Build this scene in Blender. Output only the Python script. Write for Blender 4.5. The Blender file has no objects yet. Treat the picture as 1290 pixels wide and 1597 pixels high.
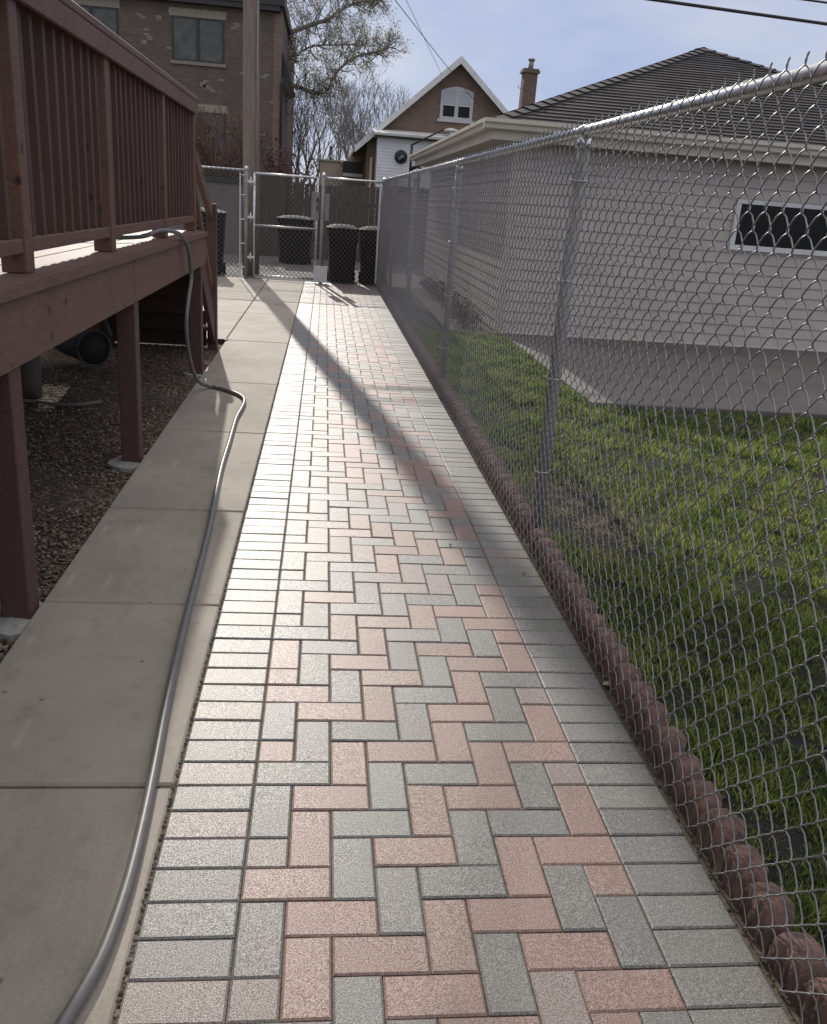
import bpy, math, random
import numpy as np
from mathutils import Vector, Matrix
R = math.radians
sc = bpy.context.scene
col = sc.collection

# ------------------------------------------------------------------ camera
cam_d = bpy.data.cameras.new('camera')
cam = bpy.data.objects.new('camera', cam_d)
col.objects.link(cam)
yaw, pit, rol = 0.119969633, 0.340917347, 0.0748917038
F = Vector((math.sin(yaw)*math.cos(pit), math.cos(yaw)*math.cos(pit), -math.sin(pit)))
rt = Vector((math.cos(yaw), -math.sin(yaw), 0))
up = rt.cross(F)
RX = math.cos(rol)*rt + math.sin(rol)*up
UY = -math.sin(rol)*rt + math.cos(rol)*up
M = Matrix((RX, UY, -F)).transposed().to_4x4()
M.translation = Vector((0.334243, -1.3185, 1.459669))
cam.matrix_world = M
cam_d.sensor_fit = 'VERTICAL'
cam_d.sensor_height = 36.0
cam_d.lens = 36.0*1350.62/1597.0
cam_d.clip_start = 0.02
cam_d.clip_end = 2000
sc.camera = cam

# ------------------------------------------------------------------ world, sun, exposure
SUN = Vector((-0.298, 1.82, 1.0)).normalized()          # towards the sun
elev = math.asin(SUN.z)
azim = math.atan2(SUN.x, SUN.y)                         # clockwise from +Y
w = bpy.data.worlds.new('World')
sc.world = w
w.use_nodes = True
nt = w.node_tree
bg = nt.nodes['Background']
sky = nt.nodes.new('ShaderNodeTexSky')
sky.sky_type = 'NISHITA'
sky.sun_disc = False
sky.sun_elevation = elev
sky.sun_rotation = azim
sky.air_density = 1.0
sky.dust_density = 0.2
sky.ozone_density = 1.6
# thin high cloud over a pale blue sky; the unseen bright layer overhead and behind the camera is added fill light
tcw = nt.nodes.new('ShaderNodeTexCoord')
def wmath(op, a, b=None, c=None):
    n = nt.nodes.new('ShaderNodeMath'); n.operation = op
    for i, v in enumerate((a, b, c)):
        if v is None: continue
        if hasattr(v, 'links'): nt.links.new(v, n.inputs[i])
        else: n.inputs[i].default_value = v
    return n.outputs[0]
def wmix(a, b, f):
    n = nt.nodes.new('ShaderNodeMix'); n.data_type = 'RGBA'
    for i, v in ((0, f), (6, a), (7, b)):
        if hasattr(v, 'links'): nt.links.new(v, n.inputs[i])
        elif i == 0: n.inputs[0].default_value = v
        else: n.inputs[i].default_value = (*v, 1)
    return n.outputs[2]
sxyz = nt.nodes.new('ShaderNodeSeparateXYZ')
nt.links.new(tcw.outputs['Generated'], sxyz.inputs[0])
mpw = nt.nodes.new('ShaderNodeMapping'); mpw.inputs['Scale'].default_value = (1, 1, 3.2)
nt.links.new(tcw.outputs['Generated'], mpw.inputs[0])
nz = nt.nodes.new('ShaderNodeTexNoise'); nz.inputs['Scale'].default_value = 3.4; nz.inputs['Detail'].default_value = 5; nz.inputs['Roughness'].default_value = 0.5
nt.links.new(mpw.outputs[0], nz.inputs['Vector'])
veil_ = nt.nodes.new('ShaderNodeMapRange'); nt.links.new(nz.outputs['Fac'], veil_.inputs[0]); veil_.inputs[1].default_value = 0.38; veil_.inputs[2].default_value = 0.66; veil_.inputs[4].default_value = 0.85
veil = veil_.outputs[0]          # soft wisps
zz_ = sxyz.outputs['Z']
hz = nt.nodes.new('ShaderNodeMapRange'); nt.links.new(zz_, hz.inputs[0]); hz.inputs[1].default_value = 0.0; hz.inputs[2].default_value = 0.45
blue = wmix((3.7, 4.3, 6.4), (2.2, 2.85, 5.9), hz.outputs[0])
wisp = wmix(blue, (5.6, 5.8, 6.7), veil)
base_ = wmix(sky.outputs[0], wisp, 0.86)
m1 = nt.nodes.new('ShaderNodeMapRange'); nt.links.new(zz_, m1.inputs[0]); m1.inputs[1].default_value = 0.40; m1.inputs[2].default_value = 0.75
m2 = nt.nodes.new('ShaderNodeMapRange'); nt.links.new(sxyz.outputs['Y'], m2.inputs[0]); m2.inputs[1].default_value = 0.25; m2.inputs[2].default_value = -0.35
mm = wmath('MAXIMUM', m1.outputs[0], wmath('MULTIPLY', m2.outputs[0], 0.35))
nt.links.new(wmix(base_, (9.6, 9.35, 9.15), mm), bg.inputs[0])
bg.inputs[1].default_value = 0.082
sl = bpy.data.lights.new('sun', 'SUN')
sl.energy = 2.7
sl.angle = R(0.6)
sl.color = (1.0, 0.93, 0.84)
so = bpy.data.objects.new('sun', sl)
col.objects.link(so)
so.rotation_euler = SUN.to_track_quat('Z', 'Y').to_euler()
sc.view_settings.view_transform = 'Standard'
sc.view_settings.look = 'None'
sc.view_settings.exposure = 0.42
sc.view_settings.gamma = 1.0

rnd = random.Random(7)

# ------------------------------------------------------------------ material helpers
def newmat(name):
    m = bpy.data.materials.new(name)
    m.use_nodes = True
    t = m.node_tree
    b = t.nodes['Principled BSDF']
    return m, t, b

def N(t, typ, **kw):
    n = t.nodes.new(typ)
    for k, v in kw.items():
        setattr(n, k, v)
    return n

def mixcol(t, a, b, fac, blend='MIX'):
    n = N(t, 'ShaderNodeMix', data_type='RGBA', blend_type=blend)
    for i, v in ((0, fac), (6, a), (7, b)):
        if hasattr(v, 'links'):
            t.links.new(v, n.inputs[i])
        elif i == 0:
            n.inputs[0].default_value = v
        else:
            n.inputs[i].default_value = (*v, 1)
    return n.outputs[2]

def noise(t, scale, detail=4, rough=0.55, vec=None, stretch=None):
    n = N(t, 'ShaderNodeTexNoise')
    n.inputs['Scale'].default_value = scale
    n.inputs['Detail'].default_value = detail
    n.inputs['Roughness'].default_value = rough
    if vec is None:
        tc = N(t, 'ShaderNodeTexCoord')
        vec = tc.outputs['Object']
    if stretch:
        mp = N(t, 'ShaderNodeMapping')
        mp.inputs['Scale'].default_value = stretch
        t.links.new(vec, mp.inputs[0])
        vec = mp.outputs[0]
    t.links.new(vec, n.inputs['Vector'])
    return n.outputs['Fac']

def ramp(t, fac, lo, hi, c0=0.0, c1=1.0):
    n = N(t, 'ShaderNodeMapRange')
    n.inputs[1].default_value = lo
    n.inputs[2].default_value = hi
    n.inputs[3].default_value = c0
    n.inputs[4].default_value = c1
    t.links.new(fac, n.inputs[0])
    return n.outputs[0]

def bump(t, b, h, strength=0.3, dist=0.01, prev=None):
    n = N(t, 'ShaderNodeBump')
    n.inputs['Strength'].default_value = strength
    n.inputs['Distance'].default_value = dist
    t.links.new(h, n.inputs['Height'])
    if prev is not None:
        t.links.new(prev, n.inputs['Normal'])
    t.links.new(n.outputs[0], b.inputs['Normal'])
    return n.outputs[0]

def simple(name, c, rough=0.6, metal=0.0, c2=None, ns=8.0, bmp=0.0, bs=60, stretch=None, spec=0.5, bd=0.004):
    m, t, b = newmat(name)
    b.inputs['Roughness'].default_value = rough
    b.inputs['Metallic'].default_value = metal
    b.inputs['Specular IOR Level'].default_value = spec
    if c2 is None:
        c2 = tuple(v*0.72 for v in c)
    f = ramp(t, noise(t, ns, 6, 0.6, stretch=stretch), 0.32, 0.68)
    t.links.new(mixcol(t, c, c2, f), b.inputs['Base Color'])
    if bmp:
        bump(t, b, noise(t, bs, 4, 0.6, stretch=stretch), bmp, bd)
    return m

# paver: colour of each stone comes from its own attribute, plus aggregate grain and wear
def paver_mat():
    m, t, b = newmat('paver')
    at = N(t, 'ShaderNodeAttribute', attribute_name='Col')
    fine = noise(t, 330, 2, 0.6)
    med = noise(t, 95, 3, 0.6)
    big = noise(t, 2.3, 5, 0.6)
    c = mixcol(t, at.outputs['Color'], (0.05, 0.045, 0.04), ramp(t, fine, 0.52, 0.64, 0, 0.55))
    c = mixcol(t, c, (0.50, 0.48, 0.45), ramp(t, fine, 0.45, 0.34, 0, 0.48))
    c = mixcol(t, c, (0.33, 0.32, 0.30), ramp(t, med, 0.5, 0.72, 0, 0.40))
    c = mixcol(t, c, (0.13, 0.10, 0.08), ramp(t, big, 0.56, 0.76, 0, 0.45))
    edge = noise(t, 22, 5, 0.7)
    c = mixcol(t, c, (0.10, 0.085, 0.07), ramp(t, edge, 0.60, 0.74, 0, 0.35))
    t.links.new(c, b.inputs['Base Color'])
    t.links.new(ramp(t, fine, 0.50, 0.60, 0.40, 0.10), b.inputs['Specular IOR Level'])
    b.inputs['Coat Weight'].default_value = 0.45
    b.inputs['Coat Roughness'].default_value = 0.56
    t.links.new(ramp(t, fine, 0.40, 0.62, 0.37, 0.58), b.inputs['Roughness'])
    grain = noise(t, 800, 2, 0.6)
    p = bump(t, b, fine, 0.5, 0.0012)
    bump(t, b, grain, 0.45, 0.0008, p)
    return m

def concrete_mat(name, c=(0.350, 0.315, 0.272), stain=0.5):
    m, t, b = newmat(name)
    fine = noise(t, 300, 3, 0.7)
    big = noise(t, 1.4, 6, 0.62)
    mid = noise(t, 9, 5, 0.65)
    a = mixcol(t, c, tuple(v*0.74 for v in c), ramp(t, big, 0.38, 0.66, 0, 1))
    a = mixcol(t, a, tuple(v*0.45 for v in c), ramp(t, mid, 0.56, 0.74, 0, stain))
    a = mixcol(t, a, tuple(v*0.42 for v in c), ramp(t, fine, 0.54, 0.68, 0, 0.6))
    a = mixcol(t, a, tuple(v*0.62 for v in c), ramp(t, noise(t, 3.2, 8, 0.72, stretch=(1, 0.45, 1)), 0.52, 0.66, 0, 0.55))
    a = mixcol(t, a, tuple(min(1, v*1.6) for v in c), ramp(t, fine, 0.42, 0.28, 0, 0.4))
    vo = N(t, 'ShaderNodeTexVoronoi')
    vo.inputs['Scale'].default_value = 7.5
    tc = N(t, 'ShaderNodeTexCoord')
    t.links.new(tc.outputs['Object'], vo.inputs['Vector'])
    a = mixcol(t, a, (0.05, 0.045, 0.04), ramp(t, vo.outputs['Distance'], 0.07, 0.03, 0, 0.7))
    t.links.new(a, b.inputs['Base Color'])
    b.inputs['Roughness'].default_value = 0.78
    b.inputs['Specular IOR Level'].default_value = 0.35
    bump(t, b, fine, 0.35, 0.002)
    return m

def wood_mat(name, c, c2, wear=None):
    m, t, b = newmat(name)
    g = noise(t, 14, 6, 0.65, stretch=(6, 1, 6))
    big = noise(t, 2.2, 5, 0.6)
    a = mixcol(t, c, c2, ramp(t, g, 0.35, 0.68))
    a = mixcol(t, a, tuple(v*0.55 for v in c), ramp(t, big, 0.5, 0.75, 0, 0.6))
    kn = N(t, 'ShaderNodeTexVoronoi')
    kn.inputs['Scale'].default_value = 6.0
    tc = N(t, 'ShaderNodeTexCoord')
    t.links.new(tc.outputs['Object'], kn.inputs['Vector'])
    a = mixcol(t, a, (0.03, 0.015, 0.012), ramp(t, kn.outputs['Distance'], 0.13, 0.05, 0, 0.8))
    if wear:
        a = mixcol(t, a, wear, ramp(t, noise(t, 30, 5, 0.7, stretch=(4, 0.6, 4)), 0.58, 0.74, 0, 0.6))
    t.links.new(a, b.inputs['Base Color'])
    b.inputs['Roughness'].default_value = 0.62
    b.inputs['Specular IOR Level'].default_value = 0.2
    bump(t, b, g, 0.35, 0.003)
    return m

def brick_mat(name, c1, c2, mortar, axis='x', bw=0.21, rh=0.072):
    m, t, b = newmat(name)
    tc = N(t, 'ShaderNodeTexCoord')
    sp = N(t, 'ShaderNodeSeparateXYZ')
    cb = N(t, 'ShaderNodeCombineXYZ')
    t.links.new(tc.outputs['Object'], sp.inputs[0])
    t.links.new(sp.outputs['X' if axis == 'x' else 'Y'], cb.inputs[0])
    t.links.new(sp.outputs['Z'], cb.inputs[1])
    br = N(t, 'ShaderNodeTexBrick')
    br.inputs['Scale'].default_value = 1.0
    br.inputs['Brick Width'].default_value = bw
    br.inputs['Row Height'].default_value = rh
    br.inputs['Mortar Size'].default_value = 0.006
    br.inputs['Mortar Smooth'].default_value = 0.2
    br.inputs['Bias'].default_value = -0.1
    br.inputs['Color1'].default_value = (*c1, 1)
    br.inputs['Color2'].default_value = (*c2, 1)
    br.inputs['Mortar'].default_value = (*mortar, 1)
    t.links.new(cb.outputs[0], br.inputs['Vector'])
    a = mixcol(t, br.outputs['Color'], tuple(v*0.5 for v in c1), ramp(t, noise(t, 1.1, 6, 0.65), 0.42, 0.75, 0, 0.6))
    t.links.new(a, b.inputs['Base Color'])
    b.inputs['Roughness'].default_value = 0.9
    bump(t, b, br.outputs['Fac'], -0.4, 0.01)
    return m

def attr_mat(name, rough=0.8, grain=60, amt=0.35, transl=0.0, spec=0.3):
    m, t, b = newmat(name)
    at = N(t, 'ShaderNodeAttribute', attribute_name='Col')
    f = noise(t, grain, 4, 0.6)
    c = mixcol(t, at.outputs['Color'], (0.02, 0.018, 0.015), ramp(t, f, 0.5, 0.75, 0, amt))
    t.links.new(c, b.inputs['Base Color'])
    b.inputs['Roughness'].default_value = rough
    b.inputs['Specular IOR Level'].default_value = spec
    if transl:
        tr = N(t, 'ShaderNodeBsdfTranslucent')
        t.links.new(c, tr.inputs[0])
        mx = N(t, 'ShaderNodeMixShader')
        mx.inputs[0].default_value = transl
        t.links.new(b.outputs[0], mx.inputs[1])
        t.links.new(tr.outputs[0], mx.inputs[2])
        t.links.new(mx.outputs[0], t.nodes['Material Output'].inputs[0])
    return m

MT = {}
MT['paver'] = paver_mat()
MT['concrete'] = concrete_mat('concrete')
MT['patio'] = concrete_mat('patio_concrete', (0.150, 0.135, 0.130))
MT['stone'] = concrete_mat('footing_concrete', (0.42, 0.42, 0.40))
MT['pier_c'] = simple('dusty_concrete', (0.15, 0.13, 0.115), 0.95, c2=(0.09, 0.08, 0.07), ns=9, bmp=0.5, bs=60)
MT['leafp'] = simple('pale_leaf', (0.48, 0.40, 0.28), 0.8, ns=60)
MT['leafd'] = simple('dark_leaf', (0.09, 0.06, 0.04), 0.8, ns=60)
MT['sand'] = simple('joint_sand', (0.15, 0.122, 0.095), 0.95, c2=(0.05, 0.04, 0.03), ns=60, bmp=0.6, bs=300)
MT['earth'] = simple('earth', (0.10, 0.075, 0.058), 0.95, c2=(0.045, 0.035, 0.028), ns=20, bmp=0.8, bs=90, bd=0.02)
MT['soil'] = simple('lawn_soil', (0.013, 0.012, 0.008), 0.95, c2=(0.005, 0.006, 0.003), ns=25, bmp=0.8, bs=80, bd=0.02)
MT['ground'] = simple('ground', (0.13, 0.13, 0.09), 0.95, c2=(0.07, 0.08, 0.04), ns=0.8)
MT['asphalt'] = simple('alley', (0.12, 0.115, 0.11), 0.9, c2=(0.075, 0.072, 0.07), ns=3, bmp=0.4, bs=150)
MT['deck'] = wood_mat('deck_stain', (0.182, 0.108, 0.084), (0.116, 0.068, 0.054), wear=(0.21, 0.165, 0.145))
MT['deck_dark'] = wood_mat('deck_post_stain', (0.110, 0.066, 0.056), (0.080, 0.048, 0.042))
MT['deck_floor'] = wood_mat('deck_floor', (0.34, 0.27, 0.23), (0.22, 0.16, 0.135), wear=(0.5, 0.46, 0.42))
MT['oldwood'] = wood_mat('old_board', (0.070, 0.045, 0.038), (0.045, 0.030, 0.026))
MT['galv'] = simple('galvanised_steel', (0.74, 0.74, 0.75), 0.34, 0.88, c2=(0.55, 0.555, 0.56), ns=30, bmp=0.15, bs=120)
MT['galv_post'] = simple('galvanised_post', (0.30, 0.295, 0.29), 0.6, 0.45, c2=(0.19, 0.185, 0.18), ns=12, stretch=(1, 1, 0.2))
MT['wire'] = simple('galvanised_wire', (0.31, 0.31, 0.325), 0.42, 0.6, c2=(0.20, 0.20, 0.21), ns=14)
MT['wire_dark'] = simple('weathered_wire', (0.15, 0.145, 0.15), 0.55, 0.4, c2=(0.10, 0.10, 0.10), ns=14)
MT['hose'] = simple('grey_hose', (0.16, 0.155, 0.15), 0.42, 0.0, c2=(0.12, 0.117, 0.112), ns=25)
MT['siding'] = simple('beige_siding', (0.45, 0.40, 0.36), 0.36, c2=(0.38, 0.335, 0.305), ns=1.6, spec=0.75)
MT['white_siding'] = simple('white_siding', (0.72, 0.73, 0.74), 0.5, c2=(0.62, 0.63, 0.65), ns=2)
MT['trim'] = simple('cream_trim', (0.62, 0.58, 0.50), 0.45, c2=(0.52, 0.48, 0.41), ns=3)
MT['white'] = simple('white_paint', (0.72, 0.72, 0.72), 0.5, c2=(0.58, 0.58, 0.58), ns=4)
MT['dull_white'] = simple('dull_white', (0.52, 0.53, 0.55), 0.6, c2=(0.42, 0.43, 0.45), ns=5)
MT['soffit'] = simple('soffit', (0.50, 0.46, 0.41), 0.6, c2=(0.42, 0.38, 0.34), ns=3)
MT['shingle'] = attr_mat('shingle', 0.85, 40, 0.4)
MT['house_roof'] = simple('dark_roof', (0.07, 0.065, 0.065), 0.9, c2=(0.04, 0.038, 0.038), ns=8)
MT['brickA'] = brick_mat('brown_brick', (0.145, 0.108, 0.090), (0.105, 0.078, 0.067), (0.13, 0.115, 0.105))
MT['brickAy'] = brick_mat('brown_brick_side', (0.19, 0.10, 0.07), (0.14, 0.075, 0.055), (0.13, 0.115, 0.105), axis='y')
MT['brickB'] = brick_mat('red_brown_brick', (0.235, 0.162, 0.122), (0.175, 0.120, 0.092), (0.16, 0.135, 0.12))
MT['brickC'] = brick_mat('chimney_brick', (0.19, 0.13, 0.105), (0.135, 0.092, 0.076), (0.15, 0.135, 0.12))
MT['palebrick'] = simple('pale_brick', (0.27, 0.24, 0.205), 0.85, c2=(0.19, 0.17, 0.145), ns=10)
MT['lintel'] = simple('buff_lintel', (0.36, 0.31, 0.24), 0.85, c2=(0.24, 0.21, 0.17), ns=9, stretch=(3, 1, 0.3))
MT['frame'] = simple('bronze_frame', (0.03, 0.027, 0.025), 0.45)
MT['beige'] = simple('beige_wall', (0.60, 0.48, 0.37), 0.85, c2=(0.52, 0.42, 0.32), ns=2)
MT['pole'] = simple('weathered_pole', (0.25, 0.205, 0.175), 0.9, c2=(0.165, 0.135, 0.115), ns=7, bmp=0.8, bs=22, stretch=(5, 5, 0.35), bd=0.012)
MT['bark'] = simple('bark', (0.20, 0.175, 0.155), 0.95, c2=(0.13, 0.115, 0.10), ns=12)
MT['bark_far'] = simple('far_bark', (0.25, 0.235, 0.24), 0.95, c2=(0.17, 0.16, 0.165), ns=8)
MT['bud'] = simple('spring_buds', (0.52, 0.50, 0.38), 0.8, c2=(0.36, 0.34, 0.27), ns=1.5)
MT['bush'] = simple('bush_twig', (0.19, 0.125, 0.095), 0.9, c2=(0.10, 0.065, 0.05), ns=5)
MT['redleaf'] = simple('red_leaf', (0.12, 0.035, 0.03), 0.8, c2=(0.06, 0.02, 0.018), ns=6)
MT['evergreen'] = simple('evergreen', (0.035, 0.05, 0.03), 0.9, c2=(0.02, 0.03, 0.018), ns=6)
MT['bin'] = simple('dark_bin_plastic', (0.016, 0.014, 0.014), 0.75, c2=(0.022, 0.019, 0.018), ns=4, spec=0.15)
MT['black'] = simple('black_paint', (0.018, 0.018, 0.02), 0.45)
MT['rubber'] = simple('rubber', (0.02, 0.02, 0.02), 0.8)
MT['fencewood'] = simple('alley_boards', (0.10, 0.076, 0.066), 0.9, c2=(0.06, 0.047, 0.042), ns=5, stretch=(5, 1, 0.5))
MT['greywall'] = simple('grey_panel', (0.20, 0.185, 0.175), 0.85, c2=(0.14, 0.13, 0.12), ns=2)
MT['edging'] = simple('red_edging', (0.215, 0.130, 0.112), 0.95, c2=(0.065, 0.042, 0.037), ns=34, bmp=1.0, bs=70, stretch=(1, 1, 0.35), bd=0.008)
MT['pipe_green'] = simple('green_drum', (0.06, 0.08, 0.065), 0.7, c2=(0.03, 0.04, 0.032), ns=9)
MT['cable'] = simple('cable_black', (0.03, 0.03, 0.032), 0.6)
MT['grass'] = attr_mat('grass_blade', 0.5, 30, 0.1, transl=0.55, spec=0.4)
MT['pebble'] = attr_mat('pebbles', 0.85, 60, 0.3)

def glass_mat(name, c=(0.02, 0.022, 0.025), rough=0.06):
    m, t, b = newmat(name)
    b.inputs['Base Color'].default_value = (*c, 1)
    b.inputs['Roughness'].default_value = rough
    b.inputs['Specular IOR Level'].default_value = 0.8
    f = noise(t, 1.3, 2)
    bump(t, b, f, 0.08, 0.02)
    return m
MT['glass'] = simple('window_glass', (0.125, 0.13, 0.125), 0.35, c2=(0.065, 0.068, 0.066), ns=2.5, spec=0.25)  # lighter base colour stands in for the reflection on the panes
MT['glass_dark'] = simple('dark_glass', (0.007, 0.007, 0.008), 0.3, spec=0.25)
MT['glass_pale'] = glass_mat('pale_glass', (0.36, 0.39, 0.43), 0.3)

# ------------------------------------------------------------------ mesh builder
class MB:
    def __init__(s):
        s.v = []; s.f = []; s.c = []; s.smooth = []
    def add(s, vs, fs, c=None, smooth=False):
        o = len(s.v)
        s.v.extend([tuple(p) for p in vs])
        s.f.extend([tuple(i+o for i in f) for f in fs])
        s.smooth.extend([smooth]*len(fs))
        s.c.extend([c if c else (1, 1, 1)]*len(vs))
        return s
    def box(s, x0, x1, y0, y1, z0, z1, c=None, bev=0.0):
        if bev <= 0:
            vs = [(x0,y0,z0),(x1,y0,z0),(x1,y1,z0),(x0,y1,z0),(x0,y0,z1),(x1,y0,z1),(x1,y1,z1),(x0,y1,z1)]
            fs = [(0,3,2,1),(4,5,6,7),(0,1,5,4),(1,2,6,5),(2,3,7,6),(3,0,4,7)]
            return s.add(vs, fs, c)
        b = min(bev, (x1-x0)*.45, (y1-y0)*.45, (z1-z0)*.45)
        # chamfered box: 24 verts
        vs = []; idx = {}
        X = (x0, x1); Y = (y0, y1); Z = (z0, z1)
        for i in (0, 1):
            for j in (0, 1):
                for k in (0, 1):
                    sx, sy, sz = (b if i == 0 else -b), (b if j == 0 else -b), (b if k == 0 else -b)
                    idx[(i,j,k,0)] = len(vs); vs.append((X[i], Y[j]+sy, Z[k]+sz))
                    idx[(i,j,k,1)] = len(vs); vs.append((X[i]+sx, Y[j], Z[k]+sz))
                    idx[(i,j,k,2)] = len(vs); vs.append((X[i]+sx, Y[j]+sy, Z[k]))
        fs = []
        I = idx
        for i in (0, 1):
            q = [I[(i,0,0,0)], I[(i,1,0,0)], I[(i,1,1,0)], I[(i,0,1,0)]]
            fs.append(q if i else q[::-1])
            q = [I[(0,i,0,1)], I[(1,i,0,1)], I[(1,i,1,1)], I[(0,i,1,1)]]
            fs.append(q[::-1] if i else q)
            q = [I[(0,0,i,2)], I[(1,0,i,2)], I[(1,1,i,2)], I[(0,1,i,2)]]
            fs.append(q if i else q[::-1])
        for a in (0, 1):
            for c_ in (0, 1):
                e = [I[(a,c_,0,0)], I[(a,c_,0,1)], I[(a,c_,1,1)], I[(a,c_,1,0)]]
                fs.append(e if (a+c_) % 2 == 0 else e[::-1])
                e = [I[(a,0,c_,0)], I[(a,1,c_,0)], I[(a,1,c_,2)], I[(a,0,c_,2)]]
                fs.append(e if (a+c_) % 2 == 0 else e[::-1])
                e = [I[(0,a,c_,1)], I[(0,a,c_,2)], I[(1,a,c_,2)], I[(1,a,c_,1)]]
                fs.append(e if (a+c_) % 2 == 0 else e[::-1])
        for i in (0, 1):
            for j in (0, 1):
                for k in (0, 1):
                    q = [I[(i,j,k,0)], I[(i,j,k,1)], I[(i,j,k,2)]]
                    fs.append(q if (i+j+k) % 2 else q[::-1])
        return s.add(vs, fs, c)
    def tube(s, pts, r, n=8, r2=None, cap=True, smooth=True, c=None):
        P = [Vector(p) for p in pts]
        m = len(P)
        if m < 2: return s
        T = []
        for i in range(m):
            d = P[min(i+1, m-1)] - P[max(i-1, 0)]
            T.append(d.normalized() if d.length > 1e-9 else Vector((0, 0, 1)))
        a = Vector((0, 0, 1)) if abs(T[0].z) < 0.9 else Vector((1, 0, 0))
        u = T[0].cross(a).normalized()
        vs = []; fs = []
        for i in range(m):
            u = (u - T[i]*u.dot(T[i])).normalized()
            v = T[i].cross(u)
            if isinstance(r, (list, tuple)): rr = r[i]
            else: rr = r if r2 is None else r + (r2-r)*i/(m-1)
            for k in range(n):
                an = 2*math.pi*k/n
                vs.append(P[i] + u*(rr*math.cos(an)) + v*(rr*math.sin(an)))
        for i in range(m-1):
            for k in range(n):
                k2 = (k+1) % n
                fs.append((i*n+k, i*n+k2, (i+1)*n+k2, (i+1)*n+k))
        if cap:
            fs.append(tuple(range(n))[::-1]); fs.append(tuple((m-1)*n+k for k in range(n)))
        return s.add(vs, fs, c, smooth)
    def prism(s, poly, axis, a0, a1, c=None):
        # poly: list of 2D points; extruded along axis ('x','y','z')
        n = len(poly)
        def mk(p, a):
            return {'x': (a, p[0], p[1]), 'y': (p[0], a, p[1]), 'z': (p[0], p[1], a)}[axis]
        vs = [mk(p, a0) for p in poly] + [mk(p, a1) for p in poly]
        fs = [tuple(range(n)), tuple(range(2*n-1, n-1, -1))]
        for i in range(n):
            j = (i+1) % n
            fs.append((i, i+n, j+n, j))
        return s.add(vs, fs, c)
    def build(s, name, mat, parent=None, attr=False, off=None):
        root = parent
        loc = Vector((0, 0, 0))
        while root is not None:
            loc = loc + root.location
            root = root.parent
        if off is not None: loc = Vector(off)
        me = bpy.data.meshes.new(name)
        me.from_pydata([(p[0]-loc.x, p[1]-loc.y, p[2]-loc.z) for p in s.v], [], s.f)
        me.polygons.foreach_set('use_smooth', s.smooth)
        if attr:
            a = me.color_attributes.new('Col', 'FLOAT_COLOR', 'POINT')
            a.data.foreach_set('color', np.hstack([np.array(s.c, dtype=np.float32), np.ones((len(s.c), 1), np.float32)]).ravel())
        me.materials.append(MT[mat] if isinstance(mat, str) else mat)
        me.update()
        o = bpy.data.objects.new(name, me)
        if parent is not None: o.parent = parent
        if off is not None: o.location = off
        col.objects.link(o)
        return o

def fixnormals(o):
    import bmesh
    bm = bmesh.new(); bm.from_mesh(o.data)
    bmesh.ops.recalc_face_normals(bm, faces=bm.faces)
    bm.to_mesh(o.data); bm.free()

def tag(o, label, cat, group=None, kind=None):
    o['label'] = label; o['category'] = cat
    if group: o['group'] = group
    if kind: o['kind'] = kind
    return o
def thing(name, label, cat, loc=(0, 0, 0), group=None):
    o = bpy.data.objects.new(name, None)
    o.location = loc; o.empty_display_size = 0.1
    col.objects.link(o)
    return tag(o, label, cat, group)
def struct(o):
    o['kind'] = 'structure'
    return o
def copy_tree(src, loc, label=None, rotz=None):
    r_ = src.copy(); col.objects.link(r_); r_.location = loc
    if rotz is not None: r_.rotation_euler = (0, 0, rotz)
    if label: r_['label'] = label
    def kids(a, b):
        for ch in [o for o in bpy.data.objects if o.parent == a]:
            c = ch.copy(); col.objects.link(c); c.parent = b
            kids(ch, c)
    kids(src, r_)
    return r_
def nparr_obj(name, V, Fq, mat, colr=None, smooth=False, parent=None, nper=4):
    # fast build: V (n,3), Fq (m,nper)
    me = bpy.data.meshes.new(name)
    n, m = len(V), len(Fq)
    me.vertices.add(n); me.vertices.foreach_set('co', V.astype(np.float32).ravel())
    me.loops.add(m*nper); me.loops.foreach_set('vertex_index', Fq.astype(np.int32).ravel())
    me.polygons.add(m)
    me.polygons.foreach_set('loop_start', (np.arange(m)*nper).astype(np.int32))
    me.polygons.foreach_set('loop_total', np.full(m, nper, np.int32))
    me.polygons.foreach_set('use_smooth', np.full(m, smooth))
    if colr is not None:
        a = me.color_attributes.new('Col', 'FLOAT_COLOR', 'POINT')
        a.data.foreach_set('color', np.hstack([colr, np.ones((n, 1))]).astype(np.float32).ravel())
    me.materials.append(MT[mat])
    me.update(calc_edges=True); me.validate()
    o = bpy.data.objects.new(name, me)
    if parent is not None: o.parent = parent
    col.objects.link(o)
    return o

# ================================================================== GROUND AND PAVING
struct(MB().box(-600, 600, -600, 1200, -0.6, -0.075).build('ground', 'ground'))
struct(MB().box(-30, 40, 14.98, 21.2, -0.07, 0.0).build('alley', 'asphalt'))
# lawn soil with a slightly uneven surface
def bumpy_sheet(name, x0, x1, y0, y1, z, amp, step, mat, seed):
    nx = int((x1-x0)/step)+1; ny = int((y1-y0)/step)+1
    rs = np.random.RandomState(seed)
    xs = np.linspace(x0, x1, nx); ys = np.linspace(y0, y1, ny)
    Xg, Yg = np.meshgrid(xs, ys)
    Z = z + amp*(np.sin(Xg*3.1+seed)*np.sin(Yg*2.7)+0.6*np.sin(Xg*9.3)*np.cos(Yg*8.1+seed)) + amp*0.5*(rs.rand(ny, nx)-0.5)
    V = np.stack([Xg.ravel(), Yg.ravel(), Z.ravel()], -1)
    i = np.arange(nx*ny).reshape(ny, nx)
    Fq = np.stack([i[:-1, :-1].ravel(), i[:-1, 1:].ravel(), i[1:, 1:].ravel(), i[1:, :-1].ravel()], -1)
    return nparr_obj(name, V, Fq, mat, smooth=True)
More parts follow.
